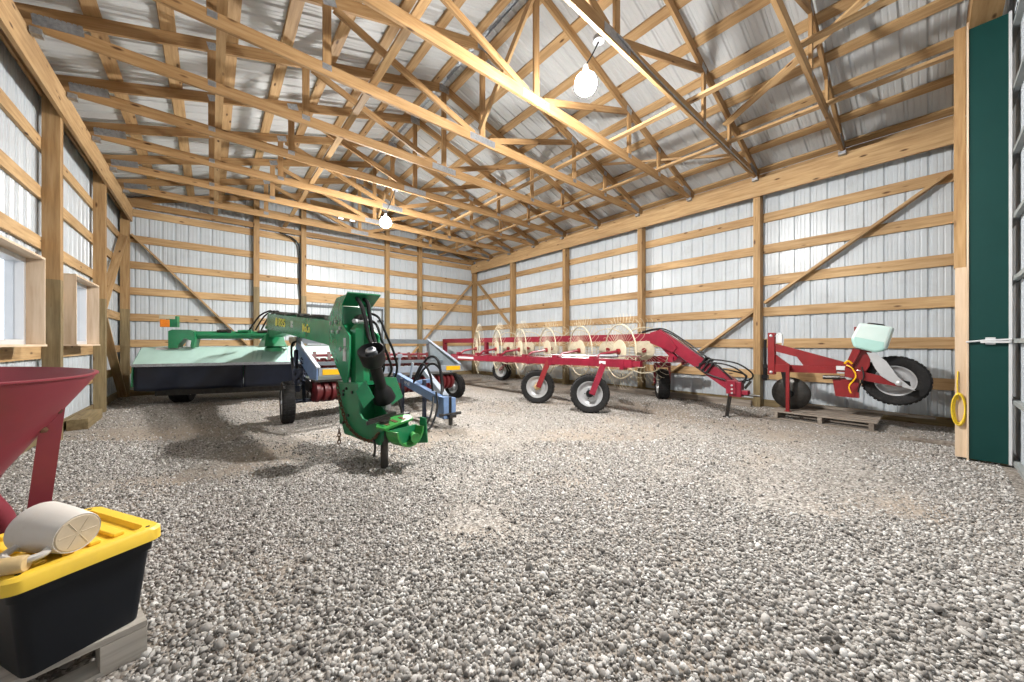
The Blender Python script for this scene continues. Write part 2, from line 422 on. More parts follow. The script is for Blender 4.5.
for k, z in enumerate(LR):
    if k == 2:
        for (a, b, w) in ((2.5, WIN[0][0]-.02, 'before the big window'), (WIN[0][1]+.02, WIN[1][0]-.02, 'in the gap between the two windows'), (WIN[1][1]+.02, 11.95, 'beyond the smaller window')):
            board('wall_girt', (-1.594, a, z), (-1.594, b, z), .036, .17, (0, 0, 1), 'short girt board at window height on the window wall, %s' % w, 'girt')
        continue
    board('wall_girt', (-1.594, -.3, z), (-1.594, 11.95, z), .036, .15, (0, 0, 1), 'horizontal girt board on the window wall, %s full-length row up from the gravel' % ORD[k if k < 2 else k-1], 'girt')
for k, z in enumerate(ROWS+[4.86, 5.42]):
    dx = (z-4.5)/.305 if z > 4.5 else 0
    if k in (0, 1, 2):
        board('wall_girt', (-1.6, 11.945, z), (2.1, 11.945, z), .04, .17, (0, 0, 1), 'horizontal girt board on the far gable wall behind the mower deck, %s up from the gravel' % ORD[k], 'girt')
        board('wall_girt', (4.47, 11.945, z), (8.16, 11.945, z), .04, .17, (0, 0, 1), 'horizontal girt board on the far gable wall between end door and corner, %s up from the gravel' % ORD[k], 'girt')
    elif k == 3:
        board('wall_girt', (-1.6, 11.945, z), (1.98, 11.945, z), .04, .17, (0, 0, 1), 'horizontal girt board on the far gable wall level with the end door top, ending at the cable post', 'girt')
    else:
        dx += .06 if z > 4.5 else 0
        board('wall_girt', (-1.6+dx*1.25, 11.945, z), (8.16-dx*1.25, 11.945, z), .04, .17, (0, 0, 1), 'horizontal girt board across the whole far gable wall, %s row up from the gravel' % ORD[k], 'girt')
board('door_lintel', (2.0, 11.946, 2.60), (8.0, 11.946, 2.60), .04, .29, (0, 0, 1), 'wide double plank over the white end door running on to the corner', 'lintel')
# eave beams and outer eave boards
for x, s, d in ((XL+.02, -1, 'window wall'), (XR-.02, 1, 'rake-side wall')):
    e = thing('eave_beam', 'long doubled eave beam carrying the roof trusses along the %s' % d, 'beam', (x, 6, ZB), 'eave beams'); e['kind'] = 'structure'
    MB().beam((x, -.3, (ZB+ZT)/2), (x, 11.9, (ZB+ZT)/2), .04, ZT-ZB).build('inner_ply', 'lumber', e)
    MB().beam((x+s*.045, -.3, (4.16+ZT)/2), (x+s*.045, 11.9, (4.16+ZT)/2), .045, ZT-4.16).build('outer_ply', 'lumber', e)
    board('eave_board', (x+s*(.205 if s > 0 else .165), -.3, 4.36), (x+s*(.205 if s > 0 else .165), 11.9, 4.36), .03, .28, (0, 0, 1), 'outer eave board behind the post tops of the %s' % d, 'board')

# ------------------------------------------------------------------ trusses
def build_truss(loc):
    t = thing('roof_truss', 'roof truss', 'truss', loc); t['kind'] = 'thing'
    L = V(loc); hw = (XR-XL)/2+.06; T = .038
    def zc(x): return 4.42-ZT+.305*(((XR-XL)/2)-abs(x))   # local underside of top chord
    for s in (-1, 1):
        d = V((s, 0, -.305)).normalized(); n = V((s*.305, 0, 1)).normalized()
        a = L+V((0, 0, zc(0)))+n*.07; b = a+d*((hw+.02)*sl)
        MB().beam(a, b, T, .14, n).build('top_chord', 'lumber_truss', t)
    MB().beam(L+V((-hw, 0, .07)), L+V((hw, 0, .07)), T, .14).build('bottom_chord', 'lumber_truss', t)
    def web(x0, z0, x1, z1, w=.09):
        MB().beam(L+V((x0, 0, z0)), L+V((x1, 0, z1)), T-.003, w, (0, 0, 1) if x0 != x1 else (1, 0, 0)).build('web', 'lumber_truss', t)
    web(0, .13, 0, zc(0)+.03)
    for s in (-1, 1):
        web(s*2.24, .13, s*2.24, zc(2.24)+.02); web(s*3.27, .13, s*3.27, zc(3.27)+.02)
        web(s*.16, .12, s*2.16, zc(2.16)+.0)
    def plate(x, z, w, h, rot=0):
        mb = MB(); mb.obox(L+V((x, 0, z)), ((math.cos(rot), 0, math.sin(rot)), (0, 1, 0), (-math.sin(rot), 0, math.cos(rot))), (w/2, T/2+.0025, h/2))
        mb.build('gusset_plate', 'galv', t)
    plate(0, zc(0)+.05, .2, .13); plate(0, .075, .48, .105)
    sa = math.atan(.305)
    for s in (-1, 1):
        # heel plate with ribbed press marks
        mb = MB()
        for i in range(9): mb.obox(L+V((s*(hw-.14-.037*i), 0, .10+.006*i)), ((1, 0, 0), (0, 1, 0), (0, 0, 1)), (.0145, T/2+.004, .055))
        mb.obox(L+V((s*(hw-.29), 0, .12)), ((math.cos(s*-sa/2), 0, math.sin(s*-sa/2)), (0, 1, 0), (-math.sin(s*-sa/2), 0, math.cos(s*-sa/2))), (.17, T/2+.002, .05))
        mb.build('heel_plate', 'galv', t)
        plate(s*2.22, zc(2.22)+.06, .15, .1, -s*sa); plate(s*3.27, zc(3.27)+.06, .09, .09, -s*sa)
        plate(s*2.24, .1, .1, .07); plate(s*3.27, .1, .08, .07)
        # seat bracket on the beam
        mb = MB(); mb.obox(L+V((s*(hw-.15), 0, -.02)), ((1, 0, 0), (0, 1, 0), (0, 0, 1)), (.04, .045, .03)); mb.build('seat_bracket', 'galv', t)
    return t
t0 = None
for k in range(9, 0, -1):
    y = Y0+1.22*k; lab = 'triangular wooden roof truss, %s one counting from the far gable wall' % ORD[9-k]
    if t0 is None: t0 = build_truss((XC, y, ZT)); t = t0
    else: t = copy_tree(t0); t.location = (XC, y, ZT)
    t['label'] = lab; t['group'] = 'roof trusses'
# rafters on the gable walls
for s, d in ((-1, 'window'), (1, 'rake')):
    n = V((s*.305, 0, 1)).normalized(); a = V((XC, 11.9, zchord(XC)))+n*.07; b = a+V((s, 0, -.305)).normalized()*4.75*sl
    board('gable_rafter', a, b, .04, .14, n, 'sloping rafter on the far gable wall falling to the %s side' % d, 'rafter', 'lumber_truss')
board('gable_tie', (XL, 11.82, 4.42), (XR, 11.82, 4.42), .04, .14, (0, 0, 1), 'straight bottom chord fixed across the far gable wall posts', 'beam', 'lumber_truss')
# purlins
px = [.12+.583*k for k in range(9)]
for s, d in ((-1, 'window'), (1, 'rake')):
    n = V((s*.305, 0, 1)).normalized()
    for k, x in enumerate(px):
        X = XC+s*x
        c = V((X, 0, zchord(X)))+n*.165
        board('roof_purlin', c+V((0, -.5, 0)), c+V((0, 11.95, 0)), .14, .036, n, 'flat purlin under the roof panels on the %s side, %s down from the ridge' % (d, ORD[k]), 'purlin')
for x, d in ((.08, 'window side, outer'), (1.57, 'window side, inner'), (4.98, 'rake side, inner'), (6.47, 'rake side, outer')):
    board('lateral_brace', (x, -.2, ZT+.165), (x, 11.8, ZT+.165), .085, .036, (0, 0, 1), 'long thin brace laid across the truss bottom chords, %s' % d, 'brace', group='lateral truss braces')
board('roof_brace', (6.5, 2.2, zchord(6.5)-.03), (5.45, .1, zchord(5.45)-.03), .09, .036, (.3, 0, 1), 'diagonal brace under the roof above the red wheeled plough', 'brace')
board('roof_brace', (3.2, 4.55, 4.55), (3.2, 3.35, 5.75), .036, .09, (0, 1, 1), 'diagonal brace between two king posts near the front lamp', 'brace')
board('roof_brace', (6.2, 4.4, zchord(6.2)-.03), (7.2, 2.3, zchord(7.2)-.03), .09, .036, (-.3, 0, 1), 'diagonal brace under the roof near the rake-side eave', 'brace')
board('roof_brace', (3.36, 9.4, 4.55), (3.36, 8.3, 5.7), .036, .09, (0, 1, 1), 'diagonal brace between two king posts near the far lamp', 'brace')

# diagonal wall braces
BR = [((8.098, -.18, 3.66), (8.098, 2.05, 1.99), (1, 0, 0), 'from the door corner down to the post beside the wheeled plough'),
      ((8.098, 2.20, 1.86), (8.098, 4.3, .22), (1, 0, 0), 'sloping down behind the red rake hitch'),
      ((8.098, 11.7, 3.66), (8.098, 9.52, 1.75), (1, 0, 0), 'from the far corner down behind the rake'),
      ((7.95, 11.857, 3.62), (4.75, 11.857, .12), (0, 1, 0), 'from the far corner down to the grey hay machine'),
      ((-1.40, 11.857, 3.72), (.85, 11.857, 1.05), (0, 1, 0), 'slanting across the gable above the mower deck'),
      ((-1.505, 11.66, 3.62), (-1.505, 9.55, 1.78), (1, 0, 0), 'upper one leaning in the window-wall corner'),
      ((-1.505, 9.55, 1.78), (-1.505, 11.60, .04), (1, 0, 0), 'lower one leaning in the window-wall corner')]
for p, q, up, d in BR:
    board('wall_brace', p, q, .04, .13, up, 'diagonal wall brace %s' % d, 'brace')

# ------------------------------------------------------------------ windows
for n, (a, b) in enumerate(WIN):
    w = bpy.data.objects.new('window_%d' % (n+1), None); C.objects.link(w); w.location = (SL, (a+b)/2, WZ[0]); w['kind'] = 'structure'
    z0, z1 = WZ; xi = -1.375
    mb = MB(); th = .022
    mb.box((SL, a, z0), (xi, a+th, z1)); mb.build('side_return', 'plywood', w)
    mb = MB(); mb.box((SL, b-th, z0), (xi, b, z1)); mb.build('side_return', 'plywood', w)
    mb = MB(); mb.box((SL, a, z1), (xi, b, z1+th)); mb.build('head_return', 'plywood', w)
    mb = MB(); mb.box((SL, a, z0-th), (xi+.012, b, z0)); mb.build('window_sill', 'plywood', w)
    mb = MB(); f = .05; x0, x1 = SL-.01, -1.50; a2, b2 = a+th, b-th
    mb.box((x0, a2, z0), (x1, a2+f, z1)); mb.box((x0, b2-f, z0), (x1, b2, z1)); mb.box((x0, a2+f, z0), (x1, b2-f, z0+f)); mb.box((x0, a2+f, z1-f), (x1, b2-f, z1))
    m_ = (a2+b2)/2 + .1; mb.box((x0, m_-.03, z0+f), (x1-.01, m_+.03, z1-f))
    mb.build('window_frame', 'white', w)
    MB().box((-1.545, a2+f, z0+f), (-1.54, m_-.03, z1-f)).build('pane', 'glass', w)
    MB().box((-1.565, m_+.03, z0+f), (-1.56, b2-f, z1-f)).build('pane', 'glass', w)
w = bpy.data.objects.new('window_3', None); C.objects.link(w); w.location = (3.27, YE, GW[2]); w['kind'] = 'structure'
mb = MB(); x0, x1, z0, z1 = GW; f = .03
mb.box((x0, YE-.02, z0), (x0+f, YE+.03, z1)); mb.box((x1-f, YE-.02, z0), (x1, YE+.03, z1)); mb.box((x0+f, YE-.02, z0), (x1-f, YE+.03, z0+f)); mb.box((x0+f, YE-.02, z1-f), (x1-f, YE+.03, z1)); mb.box((3.18, YE-.02, z0+f), (3.36, YE+.03, z1-f))
mb.build('window_frame', 'lumber', w)
MB().box((x0+f, YE+.005, z0+f), (3.18, YE+.01, z1-f)).build('pane', 'glass', w); MB().box((3.36, YE+.005, z0+f), (x1-f, YE+.01, z1-f)).build('pane', 'glass', w)
# end door
w = bpy.data.objects.new('door_1', None); C.objects.link(w); w.location = (3.28, YE+.06, 0); w['kind'] = 'structure'
mb = MB(); pr = rib_profile(DOOR[0]-.05, DOOR[1]+.05)
for (a, da), (b, db) in zip(pr, pr[1:]): mb.add([(a, YE+.07+da, -.1), (b, YE+.07+db, -.1), (b, YE+.07+db, 2.5), (a, YE+.07+da, 2.5)], [(0, 1, 2, 3)])
mb.build('door_leaf', 'siding', w, recalc=False)
mb = MB(); mb.box((DOOR[1]-.07, YE+.01, 0), (DOOR[1]-.02, YE+.06, 2.36)); mb.box((DOOR[0]+.02, YE+.01, 0), (DOOR[0]+.07, YE+.06, 2.36)); mb.box((DOOR[0]+.02, YE+.01, 2.33), (DOOR[1]-.02, YE+.06, 2.38)); mb.box((DOOR[0]+.07, YE+.01, 1.1), (DOOR[1]-.07, YE+.06, 1.18))
mb.build('door_frame', 'doorgrey', w)
mb = MB(); mb.box((DOOR[1]-.22, YE-.03, 1.95), (DOOR[1]-.02, YE+.01, 2.0)); mb.build('door_latch', 'darksteel', w)

# ------------------------------------------------------------------ front opening: jamb, green trim, door leaf
struct('trim_green', MB().box((5.925, -.505, .03), (5.945, -.255, 4.43)), 'green_panel')
struct('trim_1', MB().box((5.90, -.515, .03), (5.925, -.497, 4.43)), 'white')
struct('trim_2', MB().box((5.915, -.258, .0), (5.95, -.245, 4.5)), 'plywood')
t = thing('door_post', 'pale plywood-faced timber post beside the dark green door trim', 'post', (6.05, -.18, 0)); t['kind'] = 'thing'
MB().box((5.947, -.245, .03), (6.03, -.172, 2.0)).build('facing_board', 'plywood', t)
MB().box((5.96, -.24, 2.0), (6.05, -.165, 4.5)).build('post_upper', 'post', t)
MB().box((6.0, -.5, -.05), (6.12, -.25, 4.4)).build('post_core', 'treated', t)
board('door_header', (-.3, -.36, 4.59), (8.1, -.36, 4.59), .2, .32, (0, 0, 1), 'heavy door header beam above the dark green trim', 'beam', 'post')
w = bpy.data.objects.new('door_2', None); C.objects.link(w); w.location = (4.5, -.6, 0); w['kind'] = 'structure'
mb = MB(); pr = rib_profile(-.2, 7.25)
for (a, da), (b, db) in zip(pr, pr[1:]): mb.add([(a, -.565-da, .02), (b, -.565-db, .02), (b, -.565-db, 4.6), (a, -.565-da, 4.6)], [(0, 1, 2, 3)])
mb.build('door_leaf', 'door_skin', w, recalc=False)
for z in (.05, .64, 1.235, 1.84, 2.44, 3.07, 3.68, 4.3): MB().box((-.2, -.564, z-.02), (7.2, -.522, z+.02)).build('door_girt', 'doorgrey2', w)
mb = MB(); mb.box((5.89, -.505, 1.215), (5.924, -.33, 1.235)); mb.box((5.905, -.42, 1.20), (5.924, -.36, 1.27)); mb.tube([(5.90, -.24, 1.225), (5.91, -.35, 1.24), (5.90, -.515, 1.25)], .009, 8)
o = mb.build('door_bolt', 'white', w)

# ------------------------------------------------------------------ lamps
def lamp(loc, boxz, boxy, label):
    t = thing('ceiling_lamp', label, 'lamp', loc, 'ceiling lamps')
    x, y, z = loc
    MB().lathe([(.001, 0), (.055, 0), (.06, -.02), (.06, -.05), (.001, -.05)], (x+.03, boxy, boxz), (0, 0, 1), 16).build('junction_box', 'galv', t, smooth=True)
    MB().tube(smooth_path([(x+.03, boxy, boxz-.05), (x+.02, (boxy+y)/2, (boxz+z)/2+.07), (x, y, z+.20)]), .008, 6).build('cord', 'black', t)
    MB().lathe([(.001, .20), (.028, .20), (.034, .16), (.045, .12), (.042, .10), (.001, .10)], (x, y, z), (0, 0, 1), 16).build('lamp_socket', 'white', t, smooth=True)
    MB().sphere((x, y, z), .12, 20, 12).build('bulb', 'bulb', t, smooth=True)
lamp((3.14, 2.45, 4.07), 4.50, 2.30, 'bright bulb hanging near the front trusses over the open gravel')
lamp((2.88, 7.64, 3.84), 4.45, 7.18, 'bright bulb hanging deep in the shed above the hay machine')
# cables
tag(MB().tube(smooth_path([(3.25, 2.12, 4.46), (3.9, 2.118, 4.40), (4.6, 2.118, 4.385), (6.0, 2.118, 4.375), (7.6, 2.118, 4.37)]), .010, 6).build('lamp_cable', 'galv'), 'grey cable clipped along a truss bottom chord beside the front lamp', 'cable')
tag(MB().tube(smooth_path([(1.45, 11.7, 4.30), (1.75, 11.8, 4.24), (1.92, 11.84, 4.08), (1.955, 11.85, 3.7), (1.955, 11.85, 2.9), (1.985, 11.85, 2.5), (1.95, 11.85, 1.5), (1.95, 11.85, .4)]), .022, 8).build('black_cable', 'black'), 'black cable curving off the ceiling and down the gable post', 'cable')

# ------------------------------------------------------------------ wheels (sub-assemblies)
def wheel(parent, c, axis, R, W, rim, rimmat='silver', dish=1, hubmat='silver', name='wheel', holes=0, hubr=.055):
    d, a, b = frame_of(axis); c = V(c)
    pr = [(rim, -W*.36), (rim+(R-rim)*.45, -W*.5), (R*.94, -W*.49), (R*.985, -W*.40), (R, -W*.2), (R, 0), (R, W*.2), (R*.985, W*.40), (R*.94, W*.49), (rim+(R-rim)*.45, W*.5), (rim, W*.36), (rim-.012, W*.2), (rim-.012, -W*.2)]
    tb = MB(); tb.lathe(pr, c, d, 40, closed=True)
    for i in range(40):   # tread blocks
        w = 2*PI*i/40; e = a*math.cos(w)+b*math.sin(w); g = -a*math.sin(w)+b*math.cos(w)
        for sx in (-.3, 0, .3): tb.obox(c+e*(R-.001)+d*W*sx+g*R*.03*(i % 2), (d, g, e), (W*.105, R*.048, .006))
    t = tb.build(name, 'tyre', parent, smooth=True)
    rb = MB(); q = dish
    rb.lathe([(rim+.006, q*W*.42), (rim-.008, q*W*.40), (rim-.02, q*W*.28), (rim-.055, q*W*.10), (rim*.62, q*W*.06), (rim*.52, q*W*.16), (.07, q*W*.17), (.001, q*W*.17)], c, d, 32)
    rb.lathe([(rim+.006, -q*W*.42), (rim-.012, -q*W*.36), (rim-.03, -q*W*.1), (rim-.055, q*W*.095), (.001, q*W*.10)], c, d, 32)
    for i in range(holes):
        w = 2*PI*i/holes; e = a*math.cos(w)+b*math.sin(w)
        rb.lathe([(.001, .004), (.016, .004), (.016, 0)], c+e*rim*.62+d*q*W*.065, d*q, 10)
    rb.build('rim', rimmat, t, smooth=True)
    hb = MB(); hb.lathe([(hubr+.01, q*W*.16), (hubr, q*W*.35), (hubr*.7, q*W*.50), (.001, q*W*.52)], c, d, 16)
    for i in range(5):
        w = 2*PI*i/5; e = a*math.cos(w)+b*math.sin(w); hb.lathe([(.010, 0), (.010, .02), (.001, .022)], c+e*min(rim*.45, .085)+d*q*W*.17, d*q, 6)
    hb.build('hub', hubmat, t, smooth=True)
    return t

# ------------------------------------------------------------------ green mower-conditioner
mw = thing('mower_conditioner', 'green pull-type mower with pale hood, black curtain and tall gooseneck hitch', 'mower', (.6, 9.0, 0))
A = V((-1.03, 9.59, 0)); D = V((.9596, -.2813, 0)); N = V((.2813, .9596, 0)); Z = V((0, 0, 1))
def dk(s, n, z): return A+D*s+N*n+Z*z
W_ = 3.25
prof = [(0, .79), (0, .825), (.17, .99), (.32, 1.135), (1.35, 1.16), (1.55, 1.05), (1.62, .60), (1.60, .58), (1.52, 1.02), (1.33, 1.13), (.33, 1.11), (.02, .80)]
mb = MB(); k = len(prof)
mb.add([dk(-.10, n, z) for n, z in prof]+[dk(W_, n, z) for n, z in prof], [tuple(range(k)), tuple(range(2*k-1, k-1, -1))]+[(i, (i+1) % k, k+(i+1) % k, k+i) for i in range(k)])
hood = mb.build('hood', 'hood', mw)
each('hood_rib', 'hood', hood, lambda m, s: m.beam(dk(s, .05, .868), dk(s, .27, 1.083), .03, .02, (-D.y, D.x, 1)), (1.72, 1.80, 1.88, 2.36, 2.44, 2.52))
mb = MB(); mb.beam(dk(-.11, -.008, .80), dk(W_, -.008, .80), .03, .055); mb.build('hood_lip', 'galv', hood)
mb = MB(); mb.add([dk(.12, .262, 1.089), dk(.30, .262, 1.089), dk(.30, .305, 1.127), dk(.12, .305, 1.127)], [(0, 1, 2, 3)]); mb.add([dk(.36, .282, 1.107), dk(.5, .282, 1.107), dk(.5, .305, 1.127), dk(.36, .305, 1.127)], [(0, 1, 2, 3)])
for i in range(len(mb.v)): mb.v[i] = mb.v[i]+Z*.004-N*.004
mb.build('warning_label', 'white', hood)
for s in (-.112, W_+.012):
    mb = MB(); mb.prism([(.0, .40), (.02, .80), (.33, 1.115), (1.5, 1.12), (1.55, .45), (.9, .3)], A+D*s, N, Z, .02); mb.build('side_plate', 'green', mw)
def curtain(s0, s1, sd, nm='curtain'):
    random.seed(sd); mb = MB(); n = 30; m = 8; vs = []
    for i in range(n+1):
        for j in range(m+1):
            s = s0+(s1-s0)*i/n; f = j/m
            w = .022*f*math.sin(s*6.1+sd+f*1.8)+.012*f*math.sin(s*13+2*f)
            vs.append(dk(s, .015+w, .80-.485*f+.008*math.sin(s*9+sd)*f))
    fs = [(i*(m+1)+j, (i+1)*(m+1)+j, (i+1)*(m+1)+j+1, i*(m+1)+j+1) for i in range(n) for j in range(m)]
    mb.add(vs, fs); o = mb.build(nm, 'curtain', mw, smooth=True)
    md = o.modifiers.new('solid', 'SOLIDIFY'); md.thickness = .008
curtain(-.08, 1.585, 3); curtain(1.60, W_-.03, 5)
mb = MB(); mb.beam(dk(.1, .5, .24), dk(W_-.1, .5, .24), .4, .12); mb.build('cutter_bar', 'darksteel', mw)
mb = MB(); mb.beam(dk(.05, 1.1, .62), dk(W_-.05, 1.1, .62), .5, .35); mb.build('conditioner_body', 'green', mw)
for s in (.42, 2.85): wheel(mw, dk(s, .62, .305), D, .30, .30, .16, 'cream', -1)
O2 = V((-.9, 9.95, 0))
def d2(s, n, z): return O2+D*s+N*n+Z*z
MB().tube([d2(.36, 0, 1.385), d2(2.15, 0, 1.40)], .082, 14).build('cross_tube', 'green', mw, smooth=True)
mb = MB(); mb.prism([(.30, 1.12), (.30, 1.46), (.36, 1.49), (.64, 1.49), (.70, 1.45), (.72, 1.30), (.69, 1.12), (.65, 1.12), (.63, 1.28), (.58, 1.31), (.54, 1.31), (.44, 1.18), (.44, 1.12)], O2-N*.02, D, Z, .26)
mb.build('end_bracket', 'green', mw)
MB().tube([d2(.60, -.13, 1.15), d2(.62, -.13, 1.28)], .045, 10).build('drive_joint', 'silver', mw, smooth=True)
mb = MB(); mb.obox(d2(.34, -.06, 1.65), (D, N, Z), (.085, .05, .11)); bx = mb.build('light_box', 'green', mw)
mb = MB(); mb.obox(d2(.235, -.08, 1.615), (D, N, Z), (.075, .035, .075)); mb.build('amber_light', 'orange', bx, bevel=.01)
mb = MB(); mb.obox(d2(.27, -.085, 1.735), (D, N, Z), (.12, .03, .035)); mb.build('pale_reflector', 'cream', bx)
for s in (1.15, 1.5, 1.85):
    mb = MB(); mb.tube([d2(s-.1, -.06, 1.47), d2(s+.08, -.06, 1.48)], .03, 8); mb.obox(d2(s+.1, -.02, 1.46), (D, N, Z), (.035, .05, .05)); mb.build('hydraulic_fitting', 'darksteel' if s != 1.5 else 'green', mw)
# pivot and beam
mb = MB(); mb.lathe([(.16, 1.05), (.16, 1.12), (.11, 1.16), (.11, 1.50), (.15, 1.52), (.15, 1.56)], (.98, 8.75, 0), (0, 0, 1), 20); mb.build('swing_pivot', 'green', mw, smooth=True)
mb = MB(); mb.hexa([(.80, 8.55, 1.16), (1.16, 8.55, 1.16), (1.3, 9.2, 1.13), (.75, 9.3, 1.13), (.84, 8.6, 1.42), (1.12, 8.6, 1.42), (1.2, 9.1, 1.3), (.8, 9.1, 1.3)]); mb.build('pivot_frame', 'green', mw)
def bx_(Y): return .85+.0658*(8.4-Y)
def bz(Y, f): return (1.50+f*.29)*(Y-4.6)/3.8+(1.18+f*.30)*(8.4-Y)/3.8
beam = MB().hexa([(bx_(8.4), 8.4, 1.50), (bx_(4.6), 4.6, 1.18), (bx_(4.6)+.27, 4.6, 1.18), (bx_(8.4)+.27, 8.4, 1.50), (bx_(8.4), 8.4, 1.79), (bx_(4.6), 4.6, 1.48), (bx_(4.6)+.27, 4.6, 1.48), (bx_(8.4)+.27, 8.4, 1.79)]).build('tongue_beam', 'lgreen', mw)
MB().hexa([(.87, 8.5, 1.34), (.94, 7.2, 1.39), (1.14, 7.2, 1.39), (1.08, 8.5, 1.34), (.87, 8.5, 1.52), (.94, 7.2, 1.42), (1.14, 7.2, 1.42), (1.08, 8.5, 1.52)]).build('belly_plate', 'green', beam)
each('pivot_cheek', 'green', beam, lambda m, x: m.prism([(8.38, 1.82), (8.38, 1.50), (8.75, 1.50), (8.80, 1.56), (8.62, 1.78)], (x, 0, 0), (0, 1, 0), (0, 0, 1), .012), (.86, 1.10))
ud = V((.0658, -1, -.082)); 
lettering('835', .19, (bx_(7.5)-.004, 7.5, bz(7.5, .36)), ud, Z, 'decal', beam, 'model_number', .52)
lettering('MoCo', .16, (bx_(5.93)-.004, 5.93, bz(5.93, .34)), ud, Z, 'decal', beam, 'type_lettering', .40)
mb = MB(); mb.prism([(0, 0), (.05, -.02), (.16, .0), (.17, .10), (.12, .135), (.02, .12)], (bx_(7.75)-.004, 7.75, bz(7.75, .38)), ud, Z, .004); mb.build('emblem', 'decal', beam)
each('warning_label', 'white', beam, lambda m, z: m.prism([(0, 0), (.13, 0), (.13, .045), (0, .045)], (bx_(6.6)-.004, 6.6, bz(6.6, z)), ud, Z, .004), (.42, .62))
random.seed(5)
for j, (dx, r) in enumerate(((.06, .016), (.12, .014), (.17, .016))):
    pts = [(bx_(Y)+dx+.02*math.sin(Y*3+j), Y, bz(Y, 1)+.022+.012*math.sin(Y*5+j*2)) for Y in [8.4-.25*i for i in range(15)]]
    pts = [(.6+.1*j, 9.1, 1.5), (.75+.08*j, 8.85, 1.78), (bx_(8.5)+dx, 8.55, 1.87)]+pts
    MB().tube(smooth_path(pts, 3), r, 6).build('hydraulic_hose', 'black', beam, smooth=True)
each('hose_clamp', 'darksteel', beam, lambda m, Y: m.obox((bx_(Y)+.12, Y, bz(Y, 1)+.03), ((0, 1, 0), (1, 0, 0), (0, 0, 1)), (.03, .09, .028)), (7.9, 7.2, 6.4, 5.6, 5.0))
# gooseneck
gpoly = [(3.98, 1.733), (4.17, 1.637), (4.17, 1.424), (3.90, 1.29), (3.90, 1.12), (3.98, .80), (4.12, .78), (4.72, 1.144), (4.84, 1.485), (4.40, 1.733)]
gp = []
for x in (1.10, 1.40):
    gp.append(MB().prism(gpoly, (x, 0, 0), (0, 1, 0), (0, 0, 1), .016).build('gooseneck_plate', 'lgreen' if x < 1.2 else 'green', mw))  # window-side plate takes the paler, painted-lit green
MB().prism([(4.19, 1.62), (4.19, 1.43), (4.0, 1.31), (4.04, .84), (4.70, 1.16), (4.80, 1.47), (4.42, 1.70)], (1.25, 0, 0), (0, 1, 0), (0, 0, 1), .284).build('gooseneck_core', 'green', mw)
MB().hexa([(1.085, 3.95, 1.742), (1.435, 3.95, 1.742), (1.425, 4.2, 1.63), (1.09, 4.2, 1.63), (1.085, 3.95, 1.754), (1.435, 3.95, 1.754), (1.425, 4.2, 1.642), (1.09, 4.2, 1.642)]).build('visor_plate', 'green', mw)
mb = MB(); mb.lathe([(.085, .78), (.10, .80), (.10, .95), (.105, 1.15), (.105, 1.36), (.06, 1.42), (.001, 1.43)], (1.235, 4.0, 0), (0, 0, 1), 8); mb.build('swivel_post', 'green', mw)
each('warning_label', 'white', gp[0], lambda m, w, h_, y, z: m.prism([(0, 0), (w, 0), (w, h_), (0, h_)], (1.088, y, z), (0, -1, 0), Z, .004), ((.11, .13, 4.12, 1.02), (.08, .09, 4.10, 1.18)))
each('bolt_head', 'silver', gp[0], lambda m, y, z: m.lathe([(.001, 0), (.024, 0), (.024, .018), (.001, .02)], (1.092, y, z), (-1, 0, 0), 6), ((4.62, 1.45), (4.55, 1.35), (4.40, 1.46), (4.30, 1.34), (4.02, 1.15), (4.20, 1.15), (4.22, 1.38)))
mb = MB(); mb.lathe([(.05, 0), (.05, .08), (.03, .1), (.03, .16), (.001, .16)], (1.26, 4.17, 1.48), (.2, -1, .1), 12); mb.build('hydraulic_fitting', 'darksteel', mw, smooth=True)
mb = MB(); mb.tube([(1.20, 4.12, 1.46), (1.24, 4.02, 1.44), (1.33, 3.98, 1.46)], .025, 8); mb.sphere((1.20, 4.05, 1.45), .03); mb.sphere((1.33, 4.0, 1.45), .028); mb.build('hydraulic_fitting', 'silver', mw, smooth=True)
# hitch box
ho = V((1.09, 4.1, 0)); hd = V((.21, -.978, 0)).normalized(); hn = V((.978, .21, 0)).normalized()
hp = [(-.148, .773), (.313, .794), (.318, .66), (.332, .50), (.40, .445), (.762, .425), (.74, .28), (.70, .233), (.427, .227), (.028, .246), (-.06, .42), (-.103, .589)]
pls = []
for s in (0, .27): pls.append(MB().prism(hp, ho+hn*s, hd, Z, .018).build('hitch_plate', 'green', mw))
mb = MB(); mb.obox(ho+hn*.135+hd*.36+Z*.245, (hd, hn, Z), (.34, .13, .012)); mb.obox(ho+hn*.135+hd*.08+Z*.785, (hd, hn, Z), (.23, .13, .012)); mb.obox(ho+hn*.135-hd*.09+Z*.55, (hd, hn, Z), (.012, .13, .22)); mb.obox(ho+hn*.135+hd*.16+Z*.5, (hd, hn, Z), (.012, .13, .24)); mb.build('hitch_web', 'green', mw)
MB().prism([(.0, .145), (.095, -.03), (.0, -.135), (-.085, .03)], (1.155, 3.62, .705), (.80, -.60, 0), (.1, .12, 1), .012).build('shaft_shield', 'lgreen', mw)
MB().add([(1.378, 3.8, .852), (1.548, 3.8, .836), (1.628, 3.8, .613), (1.503, 3.8, .538), (1.385, 3.815, .852), (1.555, 3.815, .836), (1.635, 3.815, .613), (1.51, 3.815, .538)], [(0, 1, 2, 3), (7, 6, 5, 4), (0, 4, 5, 1), (1, 5, 6, 2), (2, 6, 7, 3), (3, 7, 4, 0)]).build('shaft_shield', 'green', mw)
each('bolt_head', 'darksteel', pls[0], lambda m, s, z: m.lathe([(.001, 0), (.017, 0), (.017, .014), (.001, .016)], ho-hn*.009+hd*s+Z*z, -hn, 6), ((.02, .70), (.08, .73), (.02, .66), (.2, .70), (.12, .45), (.02, .36)))
